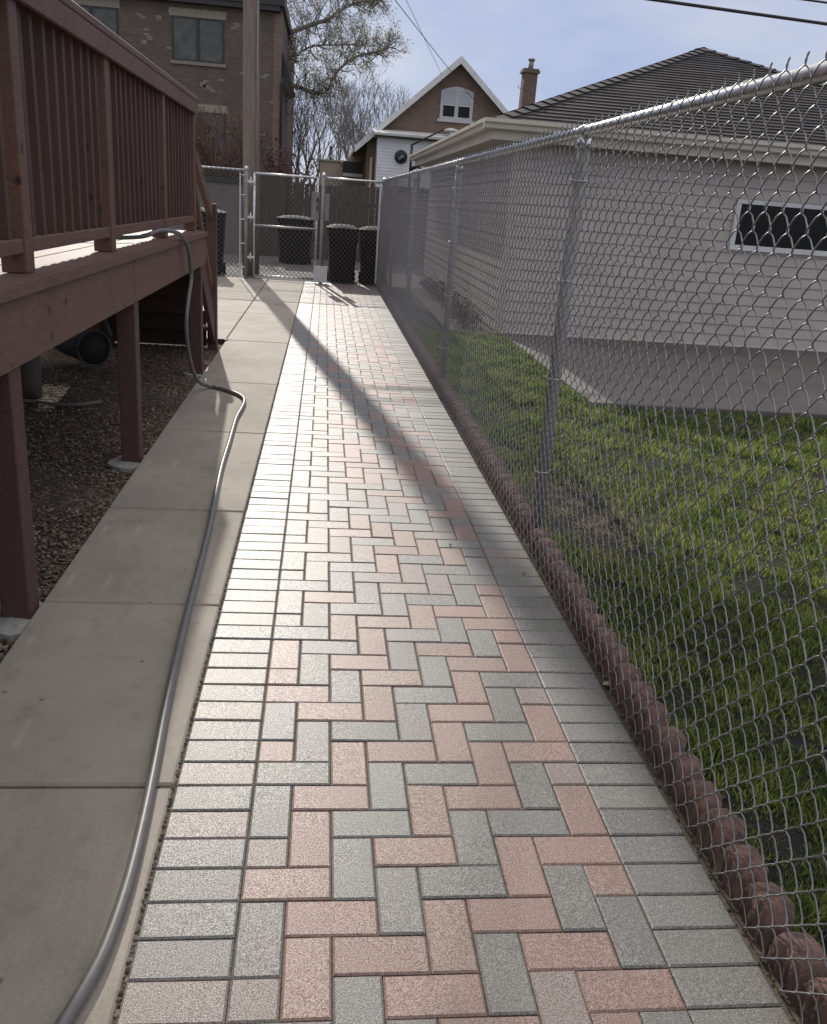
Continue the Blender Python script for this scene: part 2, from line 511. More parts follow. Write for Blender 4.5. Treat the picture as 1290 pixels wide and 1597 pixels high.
struct(bumpy_sheet('lawn_soil', 1.305, 12, -3, 14.9, -0.03, 0.008, 0.08, 'soil', 3))
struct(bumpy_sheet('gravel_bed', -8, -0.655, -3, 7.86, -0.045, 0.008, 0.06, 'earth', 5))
struct(MB().box(-0.04, 1.335, -3, 15.0, -0.072, -0.0065).build('joint_sand', 'sand'))
struct(MB().box(2.6, 12.5, 5.6, 9.57, -0.06, 0.012, bev=0.008).build('patio', 'patio'))
struct(MB().box(1.9, 2.62, 9.62, 18.2, -0.06, -0.004).build('mulch_bed', 'earth'))

# concrete walk: separate slabs with open joints
mb = MB()
js = [-3.0, -0.45, 0.60, 1.66, 2.69, 4.17, 5.74, 7.87]
for a, b in zip(js[:-1], js[1:]):
    mb.box(-0.645, -0.007, a+0.005, b-0.005, -0.07, rnd.uniform(-0.002, 0.001), bev=0.007)
for a, b in ((7.87, 10.12), (10.12, 12.6), (12.6, 14.95)):
    mb.box(-0.645, -0.007, a+0.005, b-0.005, -0.07, rnd.uniform(-0.002, 0.001), bev=0.007)
    mb.box(-4.5, -0.655, a+0.005, b-0.005, -0.07, rnd.uniform(-0.003, 0.0), bev=0.007)
struct(mb.build('concrete_walk', 'concrete'))

# ---- herringbone paver path, one bevelled stone at a time
G0 = (0.140, 0.141, 0.133); P0 = (0.232, 0.143, 0.118); M0 = (0.185, 0.150, 0.135); D0 = (0.115, 0.122, 0.112)
known = {}
rows = {
 -2: {}, -1: {0:'M',1:'P',2:'G',3:'P',5:'G',6:'G',7:'P'},
 0: {0:'G',2:'P',4:'P',6:'P',8:'G'}, 1: {1:'P',3:'G',5:'P',7:'G'},
 2: {0:'P',2:'G',4:'G',6:'P',8:'P'}, 3: {0:'M',1:'P',3:'P',5:'G',7:'P'},
 4: {0:'G',2:'G',4:'P',6:'G',8:'P'}, 5: {1:'P',3:'G',5:'P',7:'G'},
 6: {0:'G',2:'P',4:'G',6:'P',8:'M'}, 7: {0:'P',1:'G',3:'P',5:'P',7:'P'},
 8: {0:'G',2:'D',4:'G',6:'G',8:'P'}, 9: {1:'P',3:'P',5:'P',7:'G'},
 10: {0:'P',2:'G',4:'G',6:'P',8:'M'}, 11: {0:'P',1:'G',3:'P',5:'G',7:'G'},
 12: {0:'P',2:'P',4:'G',6:'P',8:'P'}, 13: {1:'G',3:'P',5:'P',7:'G'},
 14: {0:'G',2:'P',4:'G',6:'G',8:'P'}, 15: {0:'G',1:'D',3:'P',5:'P',7:'P'},
 16: {0:'M',2:'G',4:'G',6:'P',8:'P'}, 17: {1:'P',3:'G',5:'G',7:'G'},
 18: {0:'G',2:'G',4:'M',6:'M',8:'P'}}
CC = {'G': G0, 'P': P0, 'M': M0, 'D': D0}
pr = random.Random(21)
def jit(c, a=0.10):
    k = 1+pr.uniform(-a, a)
    return tuple(v*k*(1+pr.uniform(-0.03, 0.03)) for v in c)
path = MB()
def stone(x0, x1, y0, y1, c):
    g = 0.0015+pr.uniform(-0.0005, 0.0007); ch = 0.0045
    x0 += g; x1 -= g; y0 += g; y1 -= g
    dz = pr.uniform(-0.0015, 0.0015); tx = pr.uniform(-0.009, 0.009); ty = pr.uniform(-0.009, 0.009)
    cx, cy = (x0+x1)/2, (y0+y1)/2
    def z(x, y): return dz + (x-cx)*tx + (y-cy)*ty
    o = [(x0, y0), (x1, y0), (x1, y1), (x0, y1)]
    i_ = [(x0+ch, y0+ch), (x1-ch, y0+ch), (x1-ch, y1-ch), (x0+ch, y1-ch)]
    vs = [(x, y, -0.05) for x, y in o] + [(x, y, z(x, y)-0.003) for x, y in o] + [(x, y, z(x, y)) for x, y in i_]
    fs = []
    for k in range(4):
        k2 = (k+1) % 4
        fs.append((k, k2, k2+4, k+4)); fs.append((k+4, k2+4, k2+8, k+8))
    fs.append((8, 9, 10, 11))
    path.add(vs, fs, c)
J0, J1 = -8, 150
for j in range(J0, J1):
    y = j*0.1
    for sx in (0.0, 1.1):
        c = G0 if pr.random() < 0.82 else (M0 if pr.random() < 0.7 else D0)
        stone(sx, sx+0.2, y, y+0.1, jit(c, 0.09))
    for i in range(9):
        t = (i+j) % 4
        def pick(i, j):
            if i in rows.get(j, {}): return CC[rows[j][i]]
            q = pr.random(); pp = 0.34 + 0.12*(i/8)
            return P0 if q < pp else (M0 if q < pp+0.16 else (D0 if q > 0.97 else G0))
        x = 0.2 + i*0.1
        if t == 0: stone(x, x+0.1, y, y+0.2, jit(pick(i, j)))
        elif t == 2: stone(x, x+(0.2 if i < 8 else 0.1), y, y+0.1, jit(pick(i, j)))
        elif t == 3 and i == 0: stone(x, x+0.1, y, y+0.1, jit(pick(i, j)))
struct(path.build('paver_path', 'paver', attr=True))

# ================================================================== SCALLOPED EDGING
def edging_section(y0, n, label, seed):
    r_ = random.Random(seed)
    pitch = 0.122; X0 = 1.327; th = 0.072
    V = []; Fs = []
    nu = 22                                    # samples per scallop along Y
    prof = 9                                   # samples round the cross-section
    cols = n*nu+1
    for k in range(cols):
        u = k/nu
        ph = (u % 1.0) if k < cols-1 else 1.0
        hump = max(0.0, 1-abs(2*ph-1)**2.3)**0.6
        h = (0.060+0.043*hump)*(1+0.05*math.sin(seed*3.7+int(u)*2.1)); thx = th*(0.62+0.38*hump)
        groove = 0.0075*(1-abs(math.sin(u*math.pi*4.5+seed+0.5*math.sin(u*7)))**0.35) + r_.uniform(-0.0020, 0.0020)
        bulge = 0.005*hump
        yy = y0 + 0.002 + u*pitch*(1-0.004/(n*pitch))
        for p in range(prof+1):
            a = p/prof
            # goes up the front, over a rounded top, down the back
            if a < 0.33:
                s_ = a/0.33; x = X0 - bulge + groove; z = -0.05 + (h-0.018+0.05)*s_
            elif a < 0.67:
                s_ = (a-0.33)/0.34; an = math.pi*(1-s_)
                x = X0 - bulge+groove + (thx+bulge)*(0.5-0.5*math.cos(math.pi*s_)); z = h-0.018+0.018*math.sin(an)+groove*0.6
            else:
                s_ = (a-0.67)/0.33; x = X0+thx; z = h-0.018 - (h-0.018+0.05)*s_
            V.append((x, yy, z))
    P1 = prof+1
    for k in range(cols-1):
        for p in range(prof):
            a = k*P1+p
            Fs.append((a, a+P1, a+P1+1, a+1))
    Fs.append(tuple(range(P1))); Fs.append(tuple((cols-1)*P1+p for p in range(P1))[::-1])
    m = MB().add(V, Fs, smooth=True)
    o = m.build('garden_edging', 'edging', off=(X0+th/2, y0+n*pitch/2, 0.0))
    fixnormals(o)
    tag(o, label, 'garden edging', 'scalloped edging along the foot of the fence')
    return o
words = ['first','second','third','fourth','fifth','sixth','seventh','eighth','ninth','tenth','eleventh','twelfth','thirteenth','fourteenth','fifteenth','sixteenth','seventeenth','eighteenth','nineteenth','twentieth']
edging_section(-0.71, 6, 'red scalloped edging piece in the bottom right corner, before the gap', 0)
ey = 0.035; ei = 1
while ey < 14.6:
    n = 6
    if ey < 2.42 < ey+0.122*6+0.05:
        n = int((2.40-ey)/0.122)
        edging_section(ey, n, 'short red scalloped edging piece ending at the nearest fence post', 40)
        ey = 2.475; continue
    if ei <= 3: lab = 'red scalloped concrete edging, %s piece after the gap nearest the camera' % words[ei-1]
    elif ei <= 19: lab = 'red scalloped edging, %s piece beyond the nearest fence post' % words[ei-4]
    else: lab = 'red scalloped edging piece at the far end by the corner fence post'
    if ey+0.122*n > 14.75: n = max(2, int((14.75-ey)/0.122))
    edging_section(ey, n, lab, ei)
    ey += 0.122*n+0.004; ei += 1
    
# ================================================================== CHAIN LINK
def chain_link(org, du, length, z0, z1, D=0.081, Dv=0.086, r=0.0019, bulge=0.006, sides=4, dn=None, lean=0.0, uoff=0.0, hi_until=None):
    """returns (V,F) of woven wire filling a vertical panel"""
    du = np.array(du, float); dn = np.array(dn, float); org = np.array(org, float)
    nk = int(length/(D/2)); nh = int((z1-z0)/(Dv/2))
    Vs = []; Fs = []; base = 0
    for k in range(nk):
        fine = hi_until is None or k*(D/2) < hi_until
        S = [0, 0.07, 0.22, 0.5, 0.78, 0.93] if fine else [0, 0.5]
        ns = 6 if fine else sides
        pts = []
        for n in range(nh):
            right = ((n+k) % 2 == 0)       # side at the start of this half period
            for t in S:
                sgn = -1 if right else 1
                x = (1-t if right else t)*(D/2)
                e = r*1.5
                x = x + ((e if x > D/4 else -e) * (1 if t in (0,) else (0.55 if t in (0.07, 0.93) else 0)))
                y = sgn*bulge*min(1.0, 1.7*math.sin(math.pi*t)) if fine else sgn*bulge*(1 if t == 0.5 else 0)
                zz = z0 + (n+t)*(Dv/2)
                if t == 0.07: zz += 0.0
                pts.append((k*(D/2)+x, y, zz))
        right = ((nh+k) % 2 == 0)
        pts.append((k*(D/2) + (D/2 if right else 0), 0, z0+nh*Dv/2))
        # twisted barb at top and bottom where two wires meet
        xe = pts[-1][0]
        pts.append((xe + (0.003 if right else -0.003), 0.003 if right else -0.003, z0+nh*Dv/2+0.007))
        pts.append((xe + (0.014 if right else -0.014), 0.006 if right else -0.004, z0+nh*Dv/2+0.022))
        x0_ = pts[0][0]
        pts.insert(0, (x0_, 0, z0-0.014))
        P = np.array(pts)
        m = len(P)
        W = org + P[:, 0:1]*du + P[:, 1:2]*dn + np.array([0, 0, 1])*P[:, 2:3] + dn*lean*((P[:, 2:3]-z0)/(z1-z0))
        T = np.gradient(W, axis=0); T /= np.linalg.norm(T, axis=1)[:, None]
        u = np.cross(T, dn); u /= np.linalg.norm(u, axis=1)[:, None]
        v = np.cross(T, u)
        an = 2*np.pi*np.arange(ns)/ns
        ring = W[:, None, :] + r*(np.cos(an)[None, :, None]*u[:, None, :] + np.sin(an)[None, :, None]*v[:, None, :])
        Vs.append(ring.reshape(-1, 3))
        i = base + np.arange(m*ns).reshape(m, ns)
        i2 = np.roll(i, -1, axis=1)
        Fs.append(np.stack([i[:-1].ravel(), i2[:-1].ravel(), i2[1:].ravel(), i[1:].ravel()], -1))
        base += m*ns
    return np.vstack(Vs), np.vstack(Fs)

def fx(y): return 1.375 - 0.0022*max(0, y)      # line of the side fence
fence = thing('chain_link_fence', 'long galvanised chain link fence on the right between the paver path and the lawn', 'fence', (1.375, 2.42, 0))
L3 = (fx(14.8)-fx(0))/14.8
V, Fq = chain_link((1.313, -1.0, 0), (L3, 1, 0), 15.75, 0.004, 1.805, Dv=0.0855, hi_until=5.6, dn=(1, 0, 0), lean=0.033)
V = V - np.array(fence.location)
nparr_obj('wire_mesh', V, Fq, 'wire', smooth=True, parent=fence)
MB().tube([(fx(y), y, 1.781+0.0018*max(0, y)) for y in (-1.2, 2.45, 5.95, 9.4, 12.4, 14.8)], 0.0215, 14).build('top_rail', 'galv', fence)
for y in (-1.05, 2.42, 5.9, 9.35, 12.3):
    zt = 1.775+0.0018*max(0, y)
    p = MB().tube([(fx(y), y, -0.3), (fx(y), y, zt-0.03)], 0.028, 14).build('post', 'galv_post', fence)
    cp = MB().tube([(fx(y), y, zt-0.06), (fx(y), y, zt-0.02)], 0.0315, 14)
    cp.tube([(fx(y)-0.001, y-0.03, zt+0.006), (fx(y)-0.001, y+0.03, zt+0.006)], 0.026, 12)
    cp.build('post_cap', 'galv', p)
    for z in (0.35, 0.78, 1.2, 1.6):
        tm = MB()
        rg = [(fx(y)+0.031*math.cos(a)-0.010*(math.cos(a) < -0.3), y+0.031*math.sin(a), z+0.004*math.sin(a)) for a in np.linspace(0, 2*math.pi, 13)]
        tm.tube(rg, 0.0022, 5)
        tm.build('wire_tie', 'galv', p)
for k in range(34):
    tm = MB()
    y = -0.9+k*0.47
    x = fx(y); z = 1.781+0.0018*max(0, y)
    tm.tube([(x-0.026*math.cos(a), y+0.004*a, z+0.026*math.sin(a)) for a in np.linspace(-2.2, 2.4, 9)], 0.0018, 4)
    tm.build('rail_tie', 'galv', fence)

# back fence panels, gate ------------------------------------------------------------
YG = 14.8
def rail(mb, a, b, r=0.021): mb.tube([a, b], r, 10)
def cap(mb, x, y, z, r=0.032):
    mb.tube([(x, y, z-0.03), (x, y, z+0.005), (x, y, z+0.022), (x, y, z+0.034), (x, y, z+0.038)], [r+0.003, r+0.003, r*0.8, r*0.45, 0.002], 12)
pl = thing('fence_panel', 'chain link fence panel left of the gate with a dark wheeled bin behind it', 'fence', (-2.0, YG, 0), 'chain link panels beside the gate')
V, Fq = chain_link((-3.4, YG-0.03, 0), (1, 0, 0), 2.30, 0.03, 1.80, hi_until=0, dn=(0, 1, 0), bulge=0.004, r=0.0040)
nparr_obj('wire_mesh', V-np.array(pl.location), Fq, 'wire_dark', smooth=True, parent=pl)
MB().tube([(-3.45, YG, 1.80), (-1.04, YG, 1.80)], 0.021, 10).build('top_rail', 'galv', pl)
for x, rr in ((-3.45, 0.028), (-1.035, 0.034)):
    p = MB().tube([(x, YG, -0.3), (x, YG, 1.815)], rr, 12).build('post', 'galv_post', pl)
    c_ = MB(); cap(c_, x, YG, 1.835, rr); c_.build('post_cap', 'galv', p)
tb = MB(); tb.box(-1.145, -1.125, YG-0.045, YG-0.035, 0.06, 1.76); tb.build('tension_bar', 'galv', pl)
for z in (0.2, 0.6, 1.0, 1.4, 1.72):
    MB().tube([(-1.13, YG-0.042, z), (-1.035, YG-0.044, z)], 0.008, 6).build('tension_band', 'galv', pl)

prn = thing('fence_panel', 'chain link fence panel between the gate latch and the corner post with two bins behind', 'fence', (0.8, YG, 0), 'chain link panels beside the gate')
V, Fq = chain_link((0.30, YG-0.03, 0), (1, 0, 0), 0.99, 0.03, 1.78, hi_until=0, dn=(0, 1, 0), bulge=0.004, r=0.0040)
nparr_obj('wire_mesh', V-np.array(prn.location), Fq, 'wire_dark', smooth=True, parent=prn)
MB().tube([(0.29, YG, 1.775), (1.335, YG, 1.775)], 0.021, 10).build('top_rail', 'galv', prn)
for x, rr in ((0.285, 0.034), (1.338, 0.036)):
    p = MB().tube([(x, YG, -0.3), (x, YG, 1.80)], rr, 12).build('post', 'galv_post', prn)
    c_ = MB(); cap(c_, x, YG, 1.82, rr); c_.build('post_cap', 'galv', p)
tb = MB(); tb.box(1.255, 1.285, YG-0.045, YG-0.035, 0.06, 1.75); tb.build('tension_bar', 'galv', prn)
lp = MB().box(0.325, 0.40, YG-0.055, YG-0.035, 1.07, 1.52, bev=0.004).build('strike_plate', 'galv_post', prn)
MB().box(0.16, 0.40, YG-0.044, YG-0.026, 0.02, 0.30).build('kick_plate', 'galv', prn)

gate = thing('gate', 'galvanised chain link gate with a middle bar at the end of the path', 'gate', (-0.9, YG, 0))
g = MB()
rail(g, (-0.895, YG, 0.065), (-0.895, YG, 1.765)); rail(g, (0.185, YG, 0.065), (0.185, YG, 1.765))
rail(g, (-0.895, YG, 1.765), (0.185, YG, 1.765)); rail(g, (-0.895, YG, 0.065), (0.185, YG, 0.065)); rail(g, (-0.895, YG, 0.915), (0.185, YG, 0.915))
g.build('frame', 'galv', gate)
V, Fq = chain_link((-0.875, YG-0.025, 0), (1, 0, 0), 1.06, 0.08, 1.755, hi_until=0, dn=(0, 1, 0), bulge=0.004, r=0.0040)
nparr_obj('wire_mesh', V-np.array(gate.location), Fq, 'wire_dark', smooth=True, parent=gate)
lk = MB()
lk.box(0.085, 0.225, YG-0.06, YG-0.04, 1.08, 1.54, bev=0.004)
lkp = lk.build('lock_plate', 'galv_post', gate)
MB().box(0.175, 0.205, YG-0.075, YG-0.0605, 1.36, 1.44).box(0.178, 0.202, YG-0.075, YG-0.0605, 1.24, 1.31).build('latch', 'black', lkp)
for z in (0.35, 1.60, 1.02):
    h = MB().box(-1.01, -0.875, YG-0.05, YG-0.028, z, z+0.045, bev=0.004)
    h.tube([(-0.955, YG-0.04, z-0.06), (-0.955, YG-0.04, z+0.10)], 0.010, 8)
    h.build('hinge', 'galv', gate)
MB().box(-0.86, 0.16, YG-0.035, YG-0.02, 0.025, 0.042).build('bottom_strip', 'galv', gate)

# ================================================================== WHEELED BINS
def make_bin(label, loc, s=1.0, w_=0.56, h_=1.05, rot=0.0, name='trash_bin'):
    t = thing(name, label, 'bin', (0, 0, 0), 'dark wheeled bins in the alley')
    wb, db, wt, dt = w_*0.80, 0.46, w_, 0.62
    hb = h_-0.10
    b = MB()
    lv = []
    for z, w2, d2 in ((0.03, wb, db), (0.25, wb*1.04, db*1.06), (hb-0.06, wt*0.965, dt*0.96), (hb-0.05, wt, dt), (hb, wt, dt)):
        ring = []
        rr = 0.05
        for cx, cy, a0 in ((1, 1, 0), (-1, 1, 90), (-1, -1, 180), (1, -1, 270)):
            for k in range(4):
                a = R(a0+k*30)
                ring.append((cx*(w2/2-rr)+rr*math.cos(a), cy*(d2/2-rr)+rr*math.sin(a), z))
        lv.append(ring)
    vs = sum(lv, []); n = 16; fs = []
    for i in range(len(lv)-1):
        for k in range(n):
            fs.append((i*n+k, i*n+(k+1) % n, (i+1)*n+(k+1) % n, (i+1)*n+k))
    fs.append(tuple(range(n))[::-1]); fs.append(tuple((len(lv)-1)*n+k for k in range(n)))
    b.add(vs, fs); b.build('body', 'bin', t)
    # domed lid
    l = MB(); pv = []
    NX, NY = 8, 6
    for j in range(NY+1):
        for i in range(NX+1):
            u = i/NX*2-1; v = j/NY*2-1
            pv.append((u*(wt/2+0.015), v*(dt/2+0.02), hb+0.012+0.060*(1-abs(u)**3.2)*(1-abs(v)**4)**0.7))
    ff = [(j*(NX+1)+i, j*(NX+1)+i+1, (j+1)*(NX+1)+i+1, (j+1)*(NX+1)+i) for j in range(NY) for i in range(NX)]
    l.add(pv, ff, smooth=True)
    l.box(-wt/2-0.015, wt/2+0.015, -dt/2-0.02, dt/2+0.02, hb+0.0, hb+0.012)
    lid = l.build('lid', 'bin', t)
    MB().tube([(-wt*0.4, dt/2+0.05, hb-0.02), (wt*0.4, dt/2+0.05, hb-0.02)], 0.014, 8).tube([(-wt*0.4, dt/2-0.02, hb-0.02), (-wt*0.4, dt/2+0.05, hb-0.02)], 0.014, 8).tube([(wt*0.4, dt/2-0.02, hb-0.02), (wt*0.4, dt/2+0.05, hb-0.02)], 0.014, 8).build('handle', 'bin', t)
    for sx in (-1, 1):
        MB().tube([(sx*(wb/2-0.01), db/2+0.02, 0.10), (sx*(wb/2+0.045), db/2+0.02, 0.10)], 0.10, 16).build('wheel', 'rubber', t)
    t.location = loc; t.rotation_euler = (0, 0, rot)
    return t
make_bin('dark bin beside the gate latch, left of the pair behind the right panel', (0.66, 15.32, 0), rot=0.03)
make_bin('dark bin tucked in the corner behind the corner fence post', (1.25, 15.36, 0), rot=-0.05)
make_bin('dark bin half hidden by the deck stairs, behind the left fence panel', (-1.76, 15.4, 0), w_=0.62, h_=1.16, rot=0.05)
make_bin('wide dark bin standing far across the alley behind the gate', (-0.32, 19.2, 0), w_=0.80, h_=1.06)

# ================================================================== UTILITY POLE + CABLES
px, py = -1.0, 15.5
pole = thing('utility_pole', 'tall weathered wooden utility pole behind the gate hinge', 'utility pole', (px, py, 0))
MB().tube([(px, py, -0.3), (px-0.01, py, 2.0), (px-0.03, py, 5.0), (px-0.06, py, 9.3)], [0.152, 0.147, 0.135, 0.115], 20).build('shaft', 'pole', pole)
MB().box(px-1.1, px+1.1, py-0.18, py-0.06, 8.75, 8.87).build('crossarm', 'pole', pole)
for k, (dx, dy) in enumerate(((0.36, -0.02), (0.42, 0.62), (0.98, 0.35))):  # unseen cans added near the pole top to cast shade on the near lawn
    cx, cy = px+dx+0.05, py+dy
    MB().tube([(cx, cy, 7.55+0.1*k), (cx, cy, 7.6+0.1*k), (cx, cy, 8.65+0.1*k), (cx, cy, 8.7+0.1*k)], [0.25, 0.29, 0.29, 0.22], 18).build('added_shade_can', 'galv_post', pole)
MB().tube([(px+0.10, py-0.12, 0.1), (px+0.085, py-0.115, 4.9)], 0.012, 6).build('ground_wire', 'galv_post', pole)

def cable(label, a, b, sag, r):
    pts = []
    for i in range(25):
        t = i/24
        p = Vector(a).lerp(Vector(b), t); p.z -= sag*4*t*(1-t)
        pts.append(p)
    o = MB().tube(pts, r, 6).build('cable', 'cable', off=a)
    tag(o, label, 'cable', 'overhead cables')
    return o
# communication cables along the alley, fixed to the pole
cable('thick black overhead cable, lower of the pair crossing the top right corner', (px+0.14, py-0.05, 5.30), (26.0, 15.5, 4.52), 0.0, 0.028)
cable('black overhead cable, upper of the pair in the top right corner', (px+0.14, py-0.05, 5.55), (26.0, 15.5, 4.98), 0.0, 0.018)
cable('thin overhead cable running down to the gable window of the brick house', (-4.5, -0.5, 6.55), (5.95, 33.85, 5.0), 0.12, 0.009)
cable('thin overhead cable ending near the peak of the gabled brick house', (-3.0, -0.5, 6.9), (4.35, 33.6, 6.0), 0.0, 0.007)

# ================================================================== DECK
deck = thing('deck', 'raised brown stained wooden deck with railing and stairs on the left', 'deck', (-0.65, 3.5, 0))
DX = -0.65
FZ = 1.12
mb = MB()
x = DX+0.012; k = 0
for k in range(23):
    mb.box(x-0.14, x-0.004, -2.0, 6.36, FZ-0.028, FZ - (0 if k else 0.0) , bev=0.004)
    x -= 0.144
fl = mb.build('floor', 'deck_floor', deck)
# outermost board is stained like the fascia
MB().box(DX+0.0135, DX+0.022, -2.0, 6.36, FZ-0.030, FZ+0.001).build('nosing', 'deck', deck)
MB().box(DX-0.135, DX+0.013, -2.0, 6.361, FZ+0.001, FZ+0.0045).build('edge_board', 'deck', deck)
for y0, y1 in ((-2.0, 3.468), (3.484, 6.35)):
    f = MB().box(DX-0.030, DX+0.003, y0, y1, 0.865, FZ-0.031, bev=0.003)
    f.build('fascia_board', 'deck', deck)
MB().box(-3.95, DX-0.03, 6.31, 6.349, 0.865, FZ-0.031).build('end_fascia', 'deck', deck)
jo = MB()
for k in range(16):
    y = -1.8+k*0.52
    jo.box(-3.95, DX-0.032, y, y+0.04, 0.90, FZ-0.03)
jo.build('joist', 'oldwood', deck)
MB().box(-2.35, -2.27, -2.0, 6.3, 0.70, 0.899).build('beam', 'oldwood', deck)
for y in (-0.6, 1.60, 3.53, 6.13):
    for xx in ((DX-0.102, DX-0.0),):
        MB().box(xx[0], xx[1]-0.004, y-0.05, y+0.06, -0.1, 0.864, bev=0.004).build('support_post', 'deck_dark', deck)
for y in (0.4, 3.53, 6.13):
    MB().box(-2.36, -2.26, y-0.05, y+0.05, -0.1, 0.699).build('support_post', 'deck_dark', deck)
# railing
RXX = -0.72
rposts = [-0.80, 0.62, 2.06, 3.38, 4.93, 6.30]
for y in rposts:
    MB().box(RXX-0.09, RXX, y-0.045, y+0.045, FZ+0.005, 2.055, bev=0.004).build('railing_post', 'deck', deck)
MB().box(RXX-0.125, RXX+0.024, -1.2, 6.40, 2.092, 2.13, bev=0.006).build('rail_cap', 'deck', deck)
MB().box(RXX+0.0005, RXX+0.022, -1.2, 6.36, 2.005, 2.091, bev=0.003).build('top_rail', 'deck', deck)
for a, b in zip(rposts[:-1], rposts[1:]):
    MB().box(RXX-0.062, RXX+0.003-0.010, a+0.046, b-0.046, 1.195, 1.245, bev=0.003).build('bottom_rail', 'deck', deck)
    n = int(round((b-a)/0.132)); 
    for k in range(1, n):
        y = a + (b-a)*k/n + rnd.uniform(-0.006, 0.006)
        tw = rnd.uniform(-0.003, 0.003)
        hh = 0.018
        m_ = MB()
        zb, ztp = 1.246, 2.09
        m_.add([(RXX-0.086+a_*0.066+ (tw if zz > 1.5 else 0), y+b_*hh*2-hh+(tw*1.5 if zz > 1.5 else 0), zz) for zz in (zb, ztp) for a_, b_ in ((0,0),(1,0),(1,1),(0,1))],
               [(0,3,2,1),(4,5,6,7),(0,1,5,4),(1,2,6,5),(2,3,7,6),(3,0,4,7)])
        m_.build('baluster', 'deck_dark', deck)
# stairs going down away from the camera at the end of the deck
sx0, sx1 = -1.75, -0.70
def slantbox(mb, x0, x1, p0, p1, d):
    (y0, z0), (y1, z1) = p0, p1
    mb.prism([(y0, z0), (y1, z1), (y1, z1-d), (y0, z0-d)], 'x', x0, x1)
for xs in (sx0, sx1-0.04):
    m_ = MB(); slantbox(m_, xs, xs+0.04, (6.37, 1.10), (7.46, 0.24), 0.26); o = m_.build('stringer', 'deck_dark', deck); fixnormals(o)
for k in range(5):
    z = 1.12-0.185*(k+1); y = 6.40+0.235*k
    MB().box(sx0+0.045, sx1-0.045, y, y+0.25, z-0.035, z, bev=0.003).build('stair_tread', 'deck_floor', deck)
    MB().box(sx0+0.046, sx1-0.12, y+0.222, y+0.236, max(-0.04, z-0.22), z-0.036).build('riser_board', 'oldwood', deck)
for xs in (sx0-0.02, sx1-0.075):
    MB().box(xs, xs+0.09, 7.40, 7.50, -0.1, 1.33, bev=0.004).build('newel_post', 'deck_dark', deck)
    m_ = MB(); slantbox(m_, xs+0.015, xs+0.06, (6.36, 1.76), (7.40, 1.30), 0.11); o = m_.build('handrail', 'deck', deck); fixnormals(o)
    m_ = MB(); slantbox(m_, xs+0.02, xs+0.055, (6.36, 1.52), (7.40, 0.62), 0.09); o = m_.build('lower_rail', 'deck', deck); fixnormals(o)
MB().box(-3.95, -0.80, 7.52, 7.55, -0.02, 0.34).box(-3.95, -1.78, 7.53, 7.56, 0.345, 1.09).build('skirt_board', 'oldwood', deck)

for y, sz in ((1.60, 0.15), (3.53, 0.14), (6.13, 0.12), (-0.6, 0.15)):
    bm_ = MB()
    n = 14
    ring0 = [(DX-0.06+sz*1.05*(1+0.10*math.sin(3*a+y))*math.cos(a)*0.78, y-0.02+sz*(1+0.12*math.cos(2*a+y))*math.sin(a)) for a in np.linspace(0, 2*math.pi, n, endpoint=False)]
    ring0 = [(min(q[0], -0.652), q[1]) for q in ring0]
    vs = [(a, b, -0.06) for a, b in ring0] + [(a, b, -0.016+0.004*math.sin(a*40)) for a, b in ring0] + [(DX-0.06, y, -0.012)]
    fs = [(k, (k+1) % n, n+(k+1) % n, n+k) for k in range(n)] + [(n+k, n+(k+1) % n, 2*n) for k in range(n)]
    bm_.add(vs, fs)
    bm_.build('footing', 'stone', deck)

# things under the deck
o = MB().tube([(-1.72, 5.05, -0.05), (-1.72, 5.05, 0.22), (-1.72, 5.05, 0.5), (-1.72, 5.05, 0.9)], [0.075, 0.078, 0.078, 0.078], 20).build('concrete_pier', 'pier_c', off=(-1.72, 5.05, -0.05))
tag(o, 'round pale concrete pier standing in the gravel under the deck', 'pier')
dr = thing('plastic_tub', 'dark green plastic tub lying on its side under the deck', 'tub', (-1.5, 6.1, 0))
m_ = MB()
axis = [(-1.86, 6.36, 0.17), (-1.78, 6.28, 0.17), (-1.56, 6.04, 0.17), (-1.50, 5.98, 0.17)]
m_.tube(axis, [0.10, 0.115, 0.130, 0.135], 24, cap=True); m_.build('body', 'rubber', dr)
rg = MB()
c0 = Vector((-1.50, 5.98, 0.17)); d0 = Vector((0.24, -0.29, 0.01)).normalized(); u0 = d0.cross(Vector((0, 0, 1))).normalized(); v0 = d0.cross(u0)
rg.tube([c0+u0*0.14*math.cos(a)+v0*0.14*math.sin(a) for a in np.linspace(0, 2*math.pi, 25)], 0.010, 8)
rg.build('rim', 'pipe_green', dr)
MB().tube([(-1.72, 6.25, 0.34), (-1.6, 6.15, 0.44), (-1.48, 6.05, 0.46), (-1.40, 5.98, 0.40), (-1.36, 5.95, 0.28)], 0.018, 8).build('handle', 'pipe_green', dr)
st = MB().tube([(-1.9+0.1*i, 4.6+0.10*math.sin(i*0.8)+0.05*i, -0.015+0.006*math.sin(i)) for i in range(8)], 0.014, 6).build('stick', 'bark', off=(-1.5, 4.8, 0))
tag(st, 'dark bent stick lying on the gravel near the pier', 'stick')
lath = MB().box(-0.655, -0.63, 7.80, 7.86, -0.02, 0.01).box(-0.95, -0.62, 7.855, 7.875, -0.03, 0.008).build('edge_board', 'oldwood', off=(-0.7, 7.8, 0))
tag(lath, 'thin dark board strip lying where the gravel meets the slab', 'board')

# house body behind the deck (out of the frame, carries the deck's inner side)
hb_ = thing('house', 'house wall behind the deck on the far left, seen only as darkness under the deck', 'house', (-6, 0, 0))
MB().box(-9.0, -3.97, -9, 4.3, -0.07, 5.4).build('wall', 'siding', hb_)

